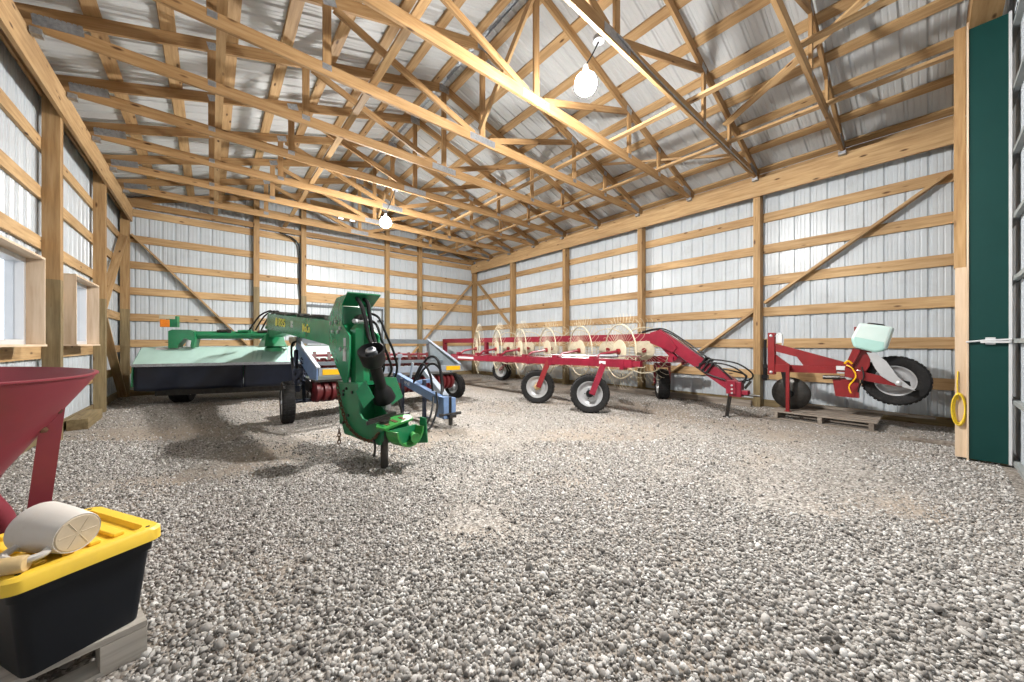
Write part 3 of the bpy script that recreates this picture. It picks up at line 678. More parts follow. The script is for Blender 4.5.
# chains
def chain(pts, link, r, parent, mat='rust'):
    pts = smooth_path(pts, 12); L = [0]
    for a, b in zip(pts, pts[1:]): L.append(L[-1]+(b-a).length)
    mb = MB(); d = 0; i = 0
    while d < L[-1]:
        j = max(k for k in range(len(L)) if L[k] <= d); j = min(j, len(pts)-2)
        p = pts[j]+(pts[j+1]-pts[j])*((d-L[j])/max(1e-6, L[j+1]-L[j])); t = (pts[j+1]-pts[j]).normalized()
        _, a, b = frame_of(t); e = a if i % 2 else b
        ring = [p+t*math.cos(w)*link*.78+e*math.sin(w)*link*.42 for w in [2*PI*q/10 for q in range(10)]]
        mb.tube(ring, r, 5, closed=True); d += link*1.1; i += 1
    return mb.build('chain', mat, parent, smooth=True)
def hq(s, z, o=.03): return ho-hn*o+hd*s+Z*z
chain([hq(-.08, .765), hq(-.05, .66), hq(.03, .5), hq(.13, .36), hq(.35, .27), hq(.58, .26), hq(.72, .36)], .034, .006, mw)
chain([hq(-.04, .26), hq(-.04, .12)], .034, .006, mw)
# pto shaft
P0 = V((1.44, 3.83, .575)); P1 = V((1.185, 3.53, 1.15)); ax = (P1-P0).normalized()
pt = MB().tube([P0+ax*.08, P1-ax*.06], .058, 16).build('pto_shaft', 'black', mw, smooth=True)
MB().lathe([(.058, -.19), (.09, -.175), (.112, -.15), (.122, -.06), (.128, 0), (.119, .002), (.11, -.06), (.09, -.10), (.001, -.10)], P1, ax, 28).build('shaft_bell', 'black', pt, smooth=True)
mb = MB(); mb.lathe([(.001, -.1), (.035, -.1), (.05, -.04), (.05, 0), (.03, .012), (.03, -.03), (.001, -.03)], P1, ax, 16); mb.tube([P1+frame_of(ax)[1]*.055-ax*.04, P1-frame_of(ax)[1]*.055-ax*.04], .02, 8); mb.build('shaft_yoke', 'galv', pt, smooth=True)
MB().lathe([(.058, .22), (.10, .15), (.118, .05), (.11, .04), (.08, .04), (.001, .06)], P0, ax, 24).build('shaft_bell', 'black', pt, smooth=True)
mb = MB(); mb.sphere(P0+ax*.04, .05); mb.lathe([(.05, -.10), (.055, -.02), (.03, 0), (.001, 0)], P0+ax*.02, ax, 14); mb.build('shaft_yoke', 'galv', pt, smooth=True)
# hitch clevis
cv = MB().prism([(0, .0), (.36, .02), (.40, .12), (.33, .20), (.06, .20), (-.03, .10)], (1.24, 3.30, .40), (.95, .3, .1), (-.25, .92, .12), .022).build('hitch_clevis', 'bgreen', mw)
each('clevis_slot', 'rust', cv, lambda m, k: m.obox(V((1.24, 3.30, .412))+V((.95, .3, .1)).normalized()*k+V((-.25, .92, .12)).normalized()*.09, ((-.25, .92, .12), (.95, .3, .1), (0, 0, 1)), (.045, .018, .004)), (.07, .17, .27))
mb = MB(); pr = [(.17*math.cos(w), .17*math.sin(w)) for w in [PI+PI*i/10 for i in range(11)]]+[(.15*math.cos(w), .15*math.sin(w)) for w in [2*PI-PI*i/10 for i in range(11)]]
mb.prism(pr, (1.44, 3.30, .385), (.95, .3, 0), Z, .16); mb.build('clevis_cup', 'bgreen', cv)
MB().prism([(.165*math.cos(w), .165*math.sin(w)) for w in [PI+PI*i/12 for i in range(13)]], (1.43, 3.33, .39), (.95, .3, 0), Z, .015).build('clevis_web', 'green', cv)
mb = MB(); mb.lathe([(.001, -.12), (.03, -.12), (.03, .12), (.045, .125), (.045, .14), (.001, .14)], (1.50, 3.24, .31), (-.3, -.95, .1), 12); mb.build('clevis_pin', 'bgreen', cv, smooth=True)
MB().prism([(0, .0), (.12, .02), (.10, .26), (.03, .27)], (1.60, 3.36, .20), (.4, -.9, 0), Z, .014).build('clevis_cheek', 'green', cv)
each('lift_link', 'darksteel', mw, lambda m, p, q, w_, t_: m.beam(p, q, w_, t_), (((1.16, 3.50, .455), (1.46, 3.60, .49), .03, .03), ((1.2, 3.62, .44), (1.60, 3.58, .47), .05, .02), ((1.12, 3.46, .45), (1.34, 3.44, .48), .03, .03)))
mb = MB(); mb.lathe([(.036, .0), (.036, .36), (.046, .36), (.046, .46), (.001, .46)], (1.285, 3.44, 0), Z, 14); mb.build('jack_stand', 'darksteel', mw, smooth=True)
MB().tube(smooth_path([hq(.62, .30), hq(.66, .22), hq(.64, .12)]), .012, 6).build('jack_pin', 'darksteel', mw)
HS = [[(1.20, 4.02, 1.70), (1.22, 3.93, 1.62), (1.25, 3.90, 1.48), (1.28, 3.88, 1.30), (1.31, 3.82, 1.16), (1.36, 3.9, 1.0)],
      [(1.28, 4.04, 1.70), (1.29, 3.93, 1.64), (1.30, 3.90, 1.50), (1.33, 3.89, 1.30), (1.37, 3.86, 1.14), (1.45, 3.95, .95)],
      [(1.36, 4.15, 1.56), (1.44, 4.02, 1.50), (1.52, 4.0, 1.30), (1.62, 4.02, 1.08), (1.68, 4.1, .88), (1.60, 4.15, .65)],
      [(1.36, 4.18, 1.50), (1.42, 4.04, 1.42), (1.47, 4.02, 1.25), (1.56, 4.05, 1.05), (1.62, 4.12, .88), (1.52, 4.2, .7)],
      [(1.40, 4.2, 1.40), (1.45, 4.1, 1.25), (1.50, 4.08, 1.05), (1.53, 4.12, .9), (1.46, 4.2, .75)]]
for i, h in enumerate(HS): MB().tube(smooth_path(h), .021 if i < 2 else .014, 8).build('hydraulic_hose', 'black', mw, smooth=True)

# ------------------------------------------------------------------ grey hay machine with blue tongue
gm = thing('hay_conditioner', 'grey framed hay machine with faded blue tongue and red ribbed roller', 'farm machine', (2.6, 6.6, 0))
FB = (V((1.23, 6.0, .775)), V((4.05, 6.5, .70))); TB = (V((1.10, 6.9, 1.26)), V((3.76, 7.4, 1.255)))
gd = (FB[1]-FB[0]).normalized()
fb = MB().beam(FB[0], FB[1], .07, .115).build('front_bar', 'lgrey', gm)
MB().beam(TB[0], TB[1], .07, .095).build('top_bar', 'greypaint', gm)
mb = MB(); mb.prism([(y-6, z) for y, z in ((6.92, 1.30), (6.98, 1.28), (6.98, 1.0), (6.80, .93), (6.25, .66), (5.98, .66), (5.98, .84))], (1.215, 6, 0), V((-.12, 1, 0)), Z, .02); sp = mb.build('side_frame', 'blue', gm)
mb = MB(); mb.beam((1.095, 6.95, 1.31), (1.23, 5.97, .84), .06, .03, (0, .5, 1)); mb.build('side_cap', 'lgrey', sp)
mb = MB(); mb.prism([(y-6.5, z) for y, z in ((7.45, 1.28), (7.49, 1.2), (7.49, .70), (7.2, .66), (6.5, .66), (6.48, .76))], (4.05, 6.5, 0), V((-.29, .9, 0)), Z, .02)
mb.build('side_frame', 'greypaint', gm)
mb = MB(); mb.beam((3.77, 7.42, 1.31), (4.05, 6.47, .775), .07, .025, (0, .5, 1)); mb.build('side_cap', 'lgrey', gm)
for a, b, nm in ((.05, .40, 0), (2.46, 2.83, 1)):
    mb = MB(); c = FB[0]+gd*(a+b)/2+V((.17, -.985, 0))*.041; mb.obox(c, (gd, Z, (.17, -.985, 0)), ((b-a)/2, .042, .006)); mb.build('amber_reflector', 'reflector', fb)
def rib_roll(p, q, r, n, name, mat):
    p, q = V(p), V(q); d = (q-p).normalized(); L = (q-p).length; pr = [(.001, 0)]
    for i in range(n):
        x0 = L*i/n; x1 = L*(i+.72)/n
        pr += [(r*.72, x0), (r, x0+.012), (r*1.02, (x0+x1)/2), (r, x1-.012), (r*.72, x1)]
    pr += [(r*.72, L), (.001, L)]
    return MB().lathe(pr, p, d, 20).build(name, mat, gm, smooth=True)
rib_roll((1.20, 6.22, .46), (3.95, 6.70, .42), .165, 24, 'ribbed_roller', 'hydroseed')
rib_roll((1.22, 6.95, .86), (3.75, 7.40, .82), .10, 20, 'upper_roller', 'darkred')
MB().beam((1.25, 7.1, 1.0), (3.70, 7.53, .97), .22, .045).build('wind_board', 'hopper', gm)
mb = MB(); mb.hexa([(1.2, 6.05, .62), (4.0, 6.55, .56), (3.8, 7.4, .56), (1.15, 6.95, .62), (1.2, 6.05, .65), (4.0, 6.55, .59), (3.8, 7.4, .59), (1.15, 6.95, .65)]); mb.build('pan', 'darksteel', gm)
each('roller_stop', 'darkred', gm, lambda m, i: m.beam(V((1.35, 6.80, .93))+gd*(i*.235), V((1.35, 6.85, 1.07))+gd*(i*.235), .05, .03), range(11))
MB().beam((1.2, 6.55, .88), (3.9, 7.0, .83), .05, .06).build('inner_bar', 'greypaint', gm)
# wheels and hanging gear on the near side
wa = gd
wl = wheel(gm, (.885, 6.36, .315), V((.998, -.06, 0)), .315, .17, .19, 'silver', -1)
wr = wheel(gm, (4.16, 6.88, .262), wa, .262, .17, .15, 'silver', -1)
mb = MB(); mb.beam((3.96, 6.72, .66), (4.05, 6.80, .27), .06, .03, (1, 0, 0)); mb.build('wheel_strut', 'lgrey', gm)
mb = MB(); mb.tube([(.9, 6.36, .315), (1.25, 6.44, .315)], .035, 10); mb.beam((1.12, 6.42, .30), (1.16, 6.75, .66), .05, .09); mb.beam((1.1, 6.3, .33), (1.5, 6.38, .30), .1, .05); mb.build('axle_arm', 'navy', gm)
mb = MB(); mb.tube([(1.06, 6.74, 1.10), (1.02, 6.56, .62)], .034, 10); mb.tube([(1.02, 6.56, .62), (1.0, 6.48, .42)], .018, 8); mb.build('hydraulic_cylinder', 'navy', gm, smooth=True)
mb = MB(); hx = [V((1.14+.035*math.cos(i*.7), 6.62+.035*math.sin(i*.7), 1.0-i*.0075)) for i in range(70)]; mb.tube(hx, .009, 5); mb.build('tension_spring', 'navy', gm, smooth=True)
mb = MB(); mb.beam((.99, 6.66, .98), (1.03, 6.52, .45), .03, .06); mb.beam((1.10, 6.50, .80), (.96, 6.58, .50), .03, .05); mb.obox((1.07, 6.6, .72), (D, N, Z), (.07, .05, .09)); mb.obox((1.02, 6.5, .50), (D, N, Z), (.06, .06, .05)); mb.build('linkage', 'navy', gm)
mb = MB(); mb.tube(smooth_path([(1.08, 6.85, 1.24), (1.0, 6.72, 1.20), (.98, 6.62, 1.0), (1.02, 6.58, .75), (1.1, 6.5, .6)]), .016, 7); mb.build('hydraulic_hose', 'black', gm, smooth=True)
mb = MB(); mb.tube([(1.05, 6.95, 1.30), (1.02, 6.8, 1.18)], .03, 8); mb.obox((1.04, 6.9, 1.27), (D, N, Z), (.05, .06, .05)); mb.build('upper_bracket', 'cream', gm)
mb = MB(); mb.lathe([(.001, -.02), (.09, -.02), (.09, .02), (.001, .02)], (1.16, 6.30, .56), gd, 16); mb.lathe([(.001, -.015), (.05, -.015), (.05, .015), (.001, .015)], (1.14, 6.18, .42), gd, 14); mb.build('drive_sprocket', 'darksteel', gm)
# tongue
tl = MB().beam((2.49, 6.15, .645), (2.53, 4.62, .395), .085, .125).build('tongue_bar', 'blue', gm)
MB().beam((3.14, 6.35, .70), (2.66, 4.66, .40), .085, .10).build('tongue_bar', 'lgrey', gm)
MB().beam((2.49, 5.5, .56), (2.92, 5.55, .58), .06, .06).build('tongue_brace', 'blue', gm)
td = V((.04, -1.53, -.25)).normalized(); tu = V((0, -.16, 1))
lettering('Ford', .085, V((2.455, 5.84, .575)), td, tu, 'white', tl, 'script_lettering', .34)
mb = MB(); mb.box((2.50, 4.44, .14), (2.585, 4.66, .45)); mb.box((2.63, 4.44, .14), (2.70, 4.64, .43)); mb.build('hitch_block', 'blue', gm, bevel=.006)
mb = MB(); mb.lathe([(.001, -.16), (.055, -.16), (.06, -.1), (.06, .12), (.05, .15), (.001, .15)], (2.605, 4.5, .29), Z, 14); mb.build('hitch_cushion', 'black', gm, smooth=True)
mb = MB(); mb.tube([(2.45, 4.46, .2), (2.78, 4.44, .2)], .022, 8); mb.tube([(2.6, 4.42, .05), (2.6, 4.42, .2)], .03, 8); mb.box((2.56, 4.36, .16), (2.66, 4.48, .2)); mb.build('hitch_pin', 'darksteel', gm)
for x, y in ((2.44, 5.72), (2.64, 5.32)):
    mb = MB(); mb.beam((x, y, 0.0), (x, y, .62), .05, .05); mb.box((x-.07, y-.07, 0), (x+.07, y+.07, .015)); mb.build('prop_leg', 'navy', gm)
for h, r in (([(2.5, 5.35, .62), (2.5, 5.12, .86), (2.55, 4.95, 1.01), (2.64, 4.85, .94), (2.67, 4.80, .6), (2.62, 4.72, .45)], .02),
             ([(2.56, 5.4, .62), (2.57, 5.2, .80), (2.62, 5.0, .90), (2.70, 4.9, .80), (2.72, 4.85, .55), (2.66, 4.78, .44)], .018),
             ([(2.45, 5.3, .60), (2.42, 5.1, .78), (2.44, 4.95, .90), (2.50, 4.85, .75), (2.52, 4.80, .5)], .018),
             ([(2.50, 4.66, .50), (2.42, 4.48, .3), (2.24, 4.36, .07), (2.0, 4.32, .06), (1.86, 4.34, .3), (1.82, 4.4, .55)], .014),
             ([(2.48, 4.7, .44), (2.40, 4.6, .26), (2.30, 4.55, .10), (2.15, 4.6, .04), (2.0, 4.8, .12)], .014)):
    MB().tube(smooth_path(h), r, 8).build('hydraulic_hose', 'black', gm, smooth=True)
mb = MB(); mb.tube([(2.46, 5.95, .70), (2.47, 5.9, .98)], .025, 8); mb.obox((2.47, 5.9, 1.0), (D, N, Z), (.04, .03, .03)); mb.tube([(2.62, 5.8, .62), (2.64, 5.75, .88)], .022, 8); mb.build('valve_lever', 'lgrey', gm)

# ------------------------------------------------------------------ red V-rake
rk = thing('wheel_rake', 'long red hay rake with two rows of cream spoked raking wheels', 'hay rake', (6.4, 6.0, 0))
MB().beam((6.4, 3.22, 1.33), (6.4, 11.32, 1.31), .14, .14).build('backbone', 'red', rk)
mb = MB(); mb.beam((6.4, 11.27, 1.38), (6.4, 11.27, .86), .12, .13); mb.build('rear_leg', 'red', rk)
mb = MB(); mb.beam((6.4, 3.30, 1.395), (6.455, 2.02, .50), .13, .20, (0, .6, 1)); tn = mb.build('tongue', 'red', rk)
mb = MB(); mb.prism([(3.42, 1.42), (3.42, 1.22), (3.2, 1.14), (2.98, 1.05), (2.92, 1.14), (3.1, 1.36), (3.25, 1.46)], (6.33, 0, 0), (0, 1, 0), Z, .02); mb.build('knee_plate', 'red', rk)
mb = MB(); mb.box((6.38, 1.93, .36), (6.53, 2.10, .60)); mb.box((6.40, 1.84, .40), (6.52, 1.95, .47)); mb.box((6.36, 2.0, .40), (6.38, 2.14, .62)); hb_ = mb.build('hitch_head', 'red', rk, bevel=.008)
each('bolt_head', 'silver', hb_, lambda m, z: m.lathe([(.001, 0), (.016, 0), (.016, .012), (.001, .014)], (6.358, 2.05, z), (-1, 0, 0), 8), (.42, .48, .54))
mb = MB(); mb.tube([(6.46, 1.95, .40), (6.48, 1.70, .395)], .018, 8); mb.tube([(6.46, 1.9, .5), (6.47, 1.82, .62)], .02, 8); mb.build('hitch_tongue', 'darksteel', rk)
mb = MB(); mb.beam((6.455, 2.10, .45), (6.47, 2.16, .02), .045, .045, (1, 0, 0)); mb.box((6.43, 2.11, 0), (6.52, 2.21, .02)); mb.build('jack_stand', 'darksteel', rk)
mb = MB(); mb.obox((6.385-.012+.0, 2.58, .895), (V((.043, -1, -.70)), Z, (1, 0, 0)), (.10, .05, .004)); mb.build('label', 'white', tn)
for i, h in enumerate(([(6.40, 3.7, 1.42), (6.40, 3.35, 1.49), (6.42, 3.1, 1.44), (6.43, 2.6, 1.10), (6.43, 2.42, .96), (6.44, 2.2, .93), (6.45, 1.98, .88), (6.46, 1.80, .74), (6.46, 1.84, .64), (6.45, 2.02, .60)],
          [(6.36, 3.6, 1.42), (6.37, 3.3, 1.47), (6.38, 3.0, 1.36), (6.38, 2.55, 1.02), (6.38, 2.40, .90), (6.38, 2.2, .88), (6.40, 2.02, .82), (6.42, 1.88, .70), (6.42, 1.9, .58)],
          [(6.35, 2.55, .86), (6.35, 2.42, .90), (6.36, 2.25, .84), (6.36, 2.15, .74), (6.37, 2.05, .64)],
          [(6.44, 2.50, .84), (6.45, 2.3, .80), (6.47, 2.05, .76), (6.47, 1.88, .70), (6.46, 1.95, .58)],
          [(6.35, 2.60, .82), (6.35, 2.45, .72), (6.36, 2.3, .66), (6.37, 2.15, .62)])):
    MB().tube(smooth_path(h), .013, 7).build('hydraulic_hose', 'black', rk, smooth=True)
each('hose_clamp', 'black', rk, lambda m, y: m.obox((6.41, y, .80+(y-2.38)*.7), ((0, 1, .7), (1, 0, 0), (0, -.7, 1)), (.012, .075, .115)), (2.5, 2.44, 2.38))
# arms
for X, nm in ((5.2, 'near'), (7.45, 'far')):
    ar = MB().beam((X, 3.10, .885), (X, 8.75, .83), .11, .13).build('arm_beam', 'red', rk)
    MB().beam((X, 2.96, .885), (X, 3.12, .885), .08, .09).build('arm_tip', 'red', ar)
    each('arm_collar', 'red', ar, lambda m, y: m.obox((X, y, .86), ((0, 1, 0), (1, 0, 0), Z), (.035, .064, .08)), (3.28, 4.9, 5.55, 7.0))
    if X < 6:
        each('label', 'white', ar, lambda m, w, y, z: m.prism([(0, 0), (w, 0), (w, .05), (0, .05)], (X-.058, y, z), (0, -1, 0), Z, .004), ((.75, 8.35, .815), (.13, 3.72, .86)))
        mb = MB(); mb.tube([(X+.1, 3.9, .99), (X+.1, 3.45, 1.0)], .03, 10); mb.build('lift_cylinder', 'galv', ar, smooth=True)
        mb = MB(); mb.tube([(X+.1, 3.45, 1.0), (X+.1, 3.02, 1.005)], .014, 8); mb.tube([(X+.1, 3.9, .99), (X+.1, 5.6, .985)], .012, 8); mb.tube([(X+.06, 3.3, .95), (X+.06, 8.2, .93)], .010, 8); mb.build('lift_rod', 'chrome', ar, smooth=True)
MB().beam((5.2, 8.75, .85), (7.45, 8.75, .85), .12, .13, Z).build('cross_beam', 'red', rk)
MB().beam((6.4, 8.75, .85), (6.4, 8.75, 1.3), .1, .1, (1, 0, 0)).build('cross_strut', 'red', rk)
mb = MB(); mb.beam((6.4, 3.3, 1.26), (6.4, 2.95, .92), .08, .08); mb.beam((6.25, 3.0, .93), (7.0, 3.15, .90), .08, .1); mb.beam((7.0, 3.15, .90), (7.45, 3.3, .88), .07, .1); mb.build('fold_linkage', 'red', rk)
mb = MB(); mb.lathe([(.001, -.14), (.05, -.14), (.055, -.12), (.055, .12), (.05, .14), (.001, .14)], (6.48, 2.98, 1.10), (.1, -1, -.25), 14); mb.build('manual_canister', 'white', rk, smooth=True)
mb = MB(); mb.tube(smooth_path([(6.5, 3.2, 1.2), (6.5, 2.95, 1.0), (6.45, 2.8, .92), (6.4, 2.65, .95)]), .03, 8); mb.sphere((6.42, 2.72, .98), .05); mb.build('pivot_fitting', 'galv', rk, smooth=True)
wx = V((-.82, -.57, 0))
for y in (5.18, 3.87):
    wheel(rk, (5.08, y, .335), wx, .335, .19, .215, 'silver', 1, 'black' if y < 4 else 'tan', hubr=.06)
    h = V((5.08, y, .335))+wx*.13
    mb = MB(); mb.beam((5.17, y-.22, .86), h+V((.02, -.03, -.0)), .10, .05, (-.8, -.6, 0)); mb.build('wheel_strut', 'red' if y < 4 else 'brickred', rk)
fa = V((-.60, .80, 0)); wheel(rk, (7.58, 3.82, .325), fa, .325, .23, .2, 'silver', 1)
mb = MB()
for s in (-1, 1): mb.beam(V((7.58, 3.82, .33))+fa*.15*s, V((7.58, 3.82, .74))+fa*.15*s, .03, .06, (1, 0, 0))
mb.beam(V((7.58, 3.82, .74))-fa*.17, V((7.58, 3.82, .74))+fa*.17, .08, .1); mb.tube([(7.58, 3.82, .74), (7.5, 3.75, .9)], .05, 8); mb.build('wheel_fork', 'red', rk)
wheel(rk, (7.40, 9.25, .32), V((-.9, -.43, 0)), .32, .2, .2, 'silver', 1)
mb = MB(); mb.beam((7.45, 8.75, .85), (7.30, 9.22, .33), .06, .08, (1, 0, 0)); mb.build('wheel_strut', 'red', rk)
def rake_wheel(c, pd, parent):
    pd = V(pd).normalized(); nn = pd.cross(Z).normalized(); e0 = bpy.data.objects.new('rake_wheel', None)
    rim = MB().tube([V(c)+pd*.485*math.cos(2*PI*i/48)+Z*.485*math.sin(2*PI*i/48) for i in range(48)], .012, 6, closed=True).build('rake_wheel', 'cream', parent, smooth=True)
    mb = MB(); K = 40
    for i in range(K):
        w = 2*PI*i/K; e = pd*math.cos(w)+Z*math.sin(w); g = -pd*math.sin(w)+Z*math.cos(w); c_ = V(c)
        mb.tube([c_+e*.19+nn*.01, c_+e*.47+nn*.012, c_+e*.56+nn*.02, c_+e*.66+g*-.05+nn*.05, c_+e*.685+g*-.09+nn*.06], .0042, 4, caps=False)
    mb.build('tines', 'cream', rim)
    MB().lathe([(.001, -.012), (.205, -.006), (.21, 0), (.205, .006), (.001, .02)], c, nn, 28).build('hub_disc', 'cream', rim, smooth=True)
    MB().lathe([(.001, -.05), (.05, -.05), (.055, .03), (.03, .05), (.001, .05)], c, nn, 14).build('hub_cap', 'brickred', rim, smooth=True)
    return rim
def rw_copy(src, parent, loc):
    c = src.copy(); C.objects.link(c); c.parent = parent; c.location = loc
    for ch in src.children:
        q = ch.copy(); C.objects.link(q); q.parent = c
for X, sg, y0 in ((5.6, 1, 3.61), (7.0, -1, 3.92)):
    r0 = None
    for k in range(6):
        y = y0+.9*k
        if r0 is None: r0 = rake_wheel((X, y, 1.07), (.407*sg, .914, 0), rk)
        else: rw_copy(r0, rk, (0, .9*k, 0))
        ax_ = 5.2 if sg > 0 else 7.45
        mb = MB(); mb.tube([(ax_, y+.28, .90), (ax_+(X-ax_)*.3, y+.2, 1.02), (X-sg*.05, y+.02, 1.07)], .026, 8); mb.obox((ax_, y+.28, .95), ((0, 1, 0), (1, 0, 0), Z), (.05, .05, .03)); mb.build('wheel_arm', 'red', rk, smooth=True)

# ------------------------------------------------------------------ wheeled single-disc plough on its pallet
pl = thing('disc_plough', 'red plough with one rubber wheel, steel disc and milky tank, standing on grey pallet', 'plough', (7.12, .9, .135))
X = 7.12
for dx in (-.045, .045): MB().box((X+dx-.012, 1.655, .70), (X+dx+.012, 1.745, 1.39)).build('mast', 'brickred', pl)
mb = MB(); mb.prism([(1.66, 1.215), (.80, .935), (.72, .87), (.72, .79), (1.28, .79), (1.28, .86), (1.37, 1.0), (1.66, 1.085)], (X, 0, 0), (0, 1, 0), Z, .05); mb.build('main_plate', 'brickred', pl)
mb = MB(); mb.prism([(1.67, .87), (.9, .86), (.9, .765), (1.67, .745)], (X, 0, 0), (0, 1, 0), Z, .09); mb.build('tool_bar', 'brickred', pl)
mb = MB(); mb.prism([(1.67, 1.05), (1.45, .86), (1.67, .86)], (X, 0, 0), (0, 1, 0), Z, .02); mb.build('gusset', 'brickred', pl)
mb = MB(); mb.prism([(.95, .73), (.66, .73), (.66, .424), (.91, .43)], (X+.02, 0, 0), (0, 1, 0), Z, .10); mb.build('skirt_plate', 'brickred', pl)
mb = MB(); mb.beam((6.96, 1.455, .14), (6.96, 1.455, .89), .045, .045, (1, 0, 0)); mb.beam((6.96, 1.455, .83), (7.10, 1.455, .83), .05, .05); mb.box((6.92, 1.42, .138), (7.0, 1.49, .15)); mb.build('stand_leg', 'brickred', pl)
each('pivot_bolt', 'silver', pl, lambda m, y, z, r: m.lathe([(.001, 0), (r, 0), (r, .6*r), (.5*r, .8*r), (.001, .8*r)], (X-.057-(r > .03)*.013, y, z), (-1, 0, 0), 12), ((1.70, .74, .022), (1.70, 1.34, .022), (.66, .80, .036), (.76, .72, .036)))
mb = MB(); mb.tube([(X+.02, 1.80, .62), (X+.02, 1.80, 1.28)], .022, 8); mb.tube([(X+.02, 1.80, .60), (X+.02, 1.80, .86)], .032, 8); mb.box((X-.03, 1.76, .62), (X+.07, 1.84, .68)); mb.box((X-.03, 1.74, .80), (X+.07, 1.82, .84)); mb.build('depth_screw', 'black', pl)
mb = MB(); mb.tube(smooth_path([(X, 1.66, 1.32), (X, 1.60, 1.38), (X, 1.55, 1.30), (X, 1.56, 1.18)]), .012, 6); mb.box((X-.03, 1.56, 1.22), (X+.03, 1.64, 1.36)); mb.build('top_link_mount', 'white', pl)
mb = MB(); mb.lathe([(.26, .0), (.256, .005), (.18, .035), (.09, .052), (.001, .055), (.001, .065), (.09, .062), (.18, .045)], (7.22, 1.47, .40), (-1, 0, 0), 40); dc = mb.build('disc_blade', 'darksteel', pl, smooth=True)
MB().lathe([(.001, .05), (.06, .05), (.06, .09), (.04, .11), (.001, .11)], (7.22, 1.47, .40), (-1, 0, 0), 16).build('disc_hub', 'black', dc, smooth=True)
mb = MB(); mb.beam((7.12, 1.55, .76), (7.15, 1.49, .40), .05, .07, (1, 0, 0)); mb.build('disc_arm', 'black', pl)
wheel(pl, (7.22, .31, .70), (-1, 0, 0), .335, .17, .20, 'silver', 1, holes=8)
mb = MB(); mb.prism([(.80, .86), (.45, .77), (.24, .73), (.20, .69), (.24, .63), (.45, .66), (.80, .73)], (7.03, 0, 0), (0, 1, 0), Z, .03); am = mb.build('wheel_arm', 'brickred', pl)
mb = MB(); mb.prism([(.30, .735), (.17, .71), (.16, .65), (.29, .64)], (7.012, 0, 0), (0, 1, 0), Z, .012); mb.build('axle_clamp', 'black', am)
MB().lathe([(.001, 0), (.04, 0), (.036, .025), (.02, .035), (.001, .035)], (7.005, .265, .68), (-1, 0, 0), 14).build('axle_nut', 'silver', am, smooth=True)
mb = MB(); mb.prism([(.57, 1.09), (.49, 1.075), (.385, .975), (.275, .765), (.12, .595), (.215, .630), (.35, .70), (.43, .765), (.49, .87)], (6.985, 0, 0), (0, 1, 0), Z, .012); mb.build('scraper', 'bracegrey', pl)
mb = MB(); mb.prism([(.72, 1.14), (.53, 1.10), (.55, .90), (.60, .78), (.80, .78), (.80, .90)], (7.10, 0, 0), (0, 1, 0), Z, .06); mb.prism([(.66, 1.13), (.63, 1.13), (.72, .88), (.76, .88)], (7.04, 0, 0), (0, 1, 0), Z, .06); mb.build('tank_bracket', 'brickred', pl)
mb = MB(); mb.prism([(.732, 1.285), (.645, 1.506), (.312, 1.432), (.385, 1.125), (.479, 1.085), (.70, 1.16)], (7.10, 0, 0), (0, 1, 0), Z, .32); tk = mb.build('tank', 'tank', pl, bevel=.03)
mb = MB(); mb.prism([(.731, 1.27), (.70, 1.335), (.37, 1.245), (.39, 1.12), (.479, 1.082), (.70, 1.157)], (7.10, 0, 0), (0, 1, 0), Z, .325); mb.build('tank_lower', 'tankfluid', tk, bevel=.03)
MB().lathe([(.001, -.03), (.09, -.03), (.09, .01), (.075, .02), (.001, .02)], (7.10, .49, 1.472), (0, -.2, .97), 20).build('tank_cap', 'black', tk, smooth=True)
mb = MB(); mb.box((7.05, .655, 1.39), (7.12, .705, 1.45)); mb.build('tank_fitting', 'brickred', tk)
mb = MB(); mb.tube(smooth_path([(7.0, .78, .90), (6.98, .72, .86), (6.98, .68, .74), (6.99, .75, .6), (6.98, .73, .5)]), .009, 6); mb.tube(smooth_path([(7.0, .80, .92), (6.99, .76, .96), (7.0, .72, .92)]), .014, 6); mb.build('yellow_hose', 'reflector', pl, smooth=True)
mb = MB(); mb.tube(smooth_path([(7.0, .62, .88), (6.98, .60, .74), (6.99, .64, .62), (7.0, .66, .52)]), .009, 6); mb.build('black_hose', 'black', pl, smooth=True)
mb = MB(); mb.tube([(X-.04, 1.05, .70), (X-.04, .86, .71)], .03, 8); mb.tube([(X-.04, .86, .71), (X-.04, .68, .715)], .014, 8); mb.build('hydraulic_cylinder', 'darksteel', pl, smooth=True)
mb = MB(); mb.prism([(0, 0), (.13, 0), (.13, .06), (0, .06)], (X-.047, .90, .82), (0, -1, 0), Z, .003); mb.build('label', 'white', pl)

def pallet(name, R, a, b, la, lb, nb, label, mat, blocks=True):
    R, a, b = V(R), V(a).normalized(), V(b).normalized()
    t = thing(name, label, 'pallet', (R.x, R.y, 0), 'wooden pallets'); random.seed(len(label))
    w = .105; 
    for i in range(nb):
        c = b*((lb-w)*i/(nb-1)+w/2)
        MB().beam(R+c+Z*.126, R+c+a*la+Z*.126, w, .022).build('deck_board', mat, t)
    for ka in (0, .5, 1):
        pa = a*((la-.12)*ka+.06)
        if blocks:
            for kb in (0, .5, 1):
                p = R+pa+b*((lb-.1)*kb+.05); mb = MB(); mb.obox(p+Z*.066, (a, b, Z), (.06, .05, .047)); mb.build('block', mat, t)
        else:
            mb = MB(); mb.beam(R+pa+Z*.066, R+pa+b*lb+Z*.066, .05, .094); mb.build('stringer', mat, t)
    for kb in (0, .5, 1):
        c = b*((lb-w)*kb+w/2); MB().beam(R+c+Z*.010, R+c+a*la+Z*.010, w*.9, .018).build('bottom_board', mat, t)
    return t
pallet('wooden_pallet', (6.89, .46, 0), (0, 1, 0), (1, 0, 0), 1.2, .95, 6, 'grey weathered pallet under the red plough', 'greywood', False)
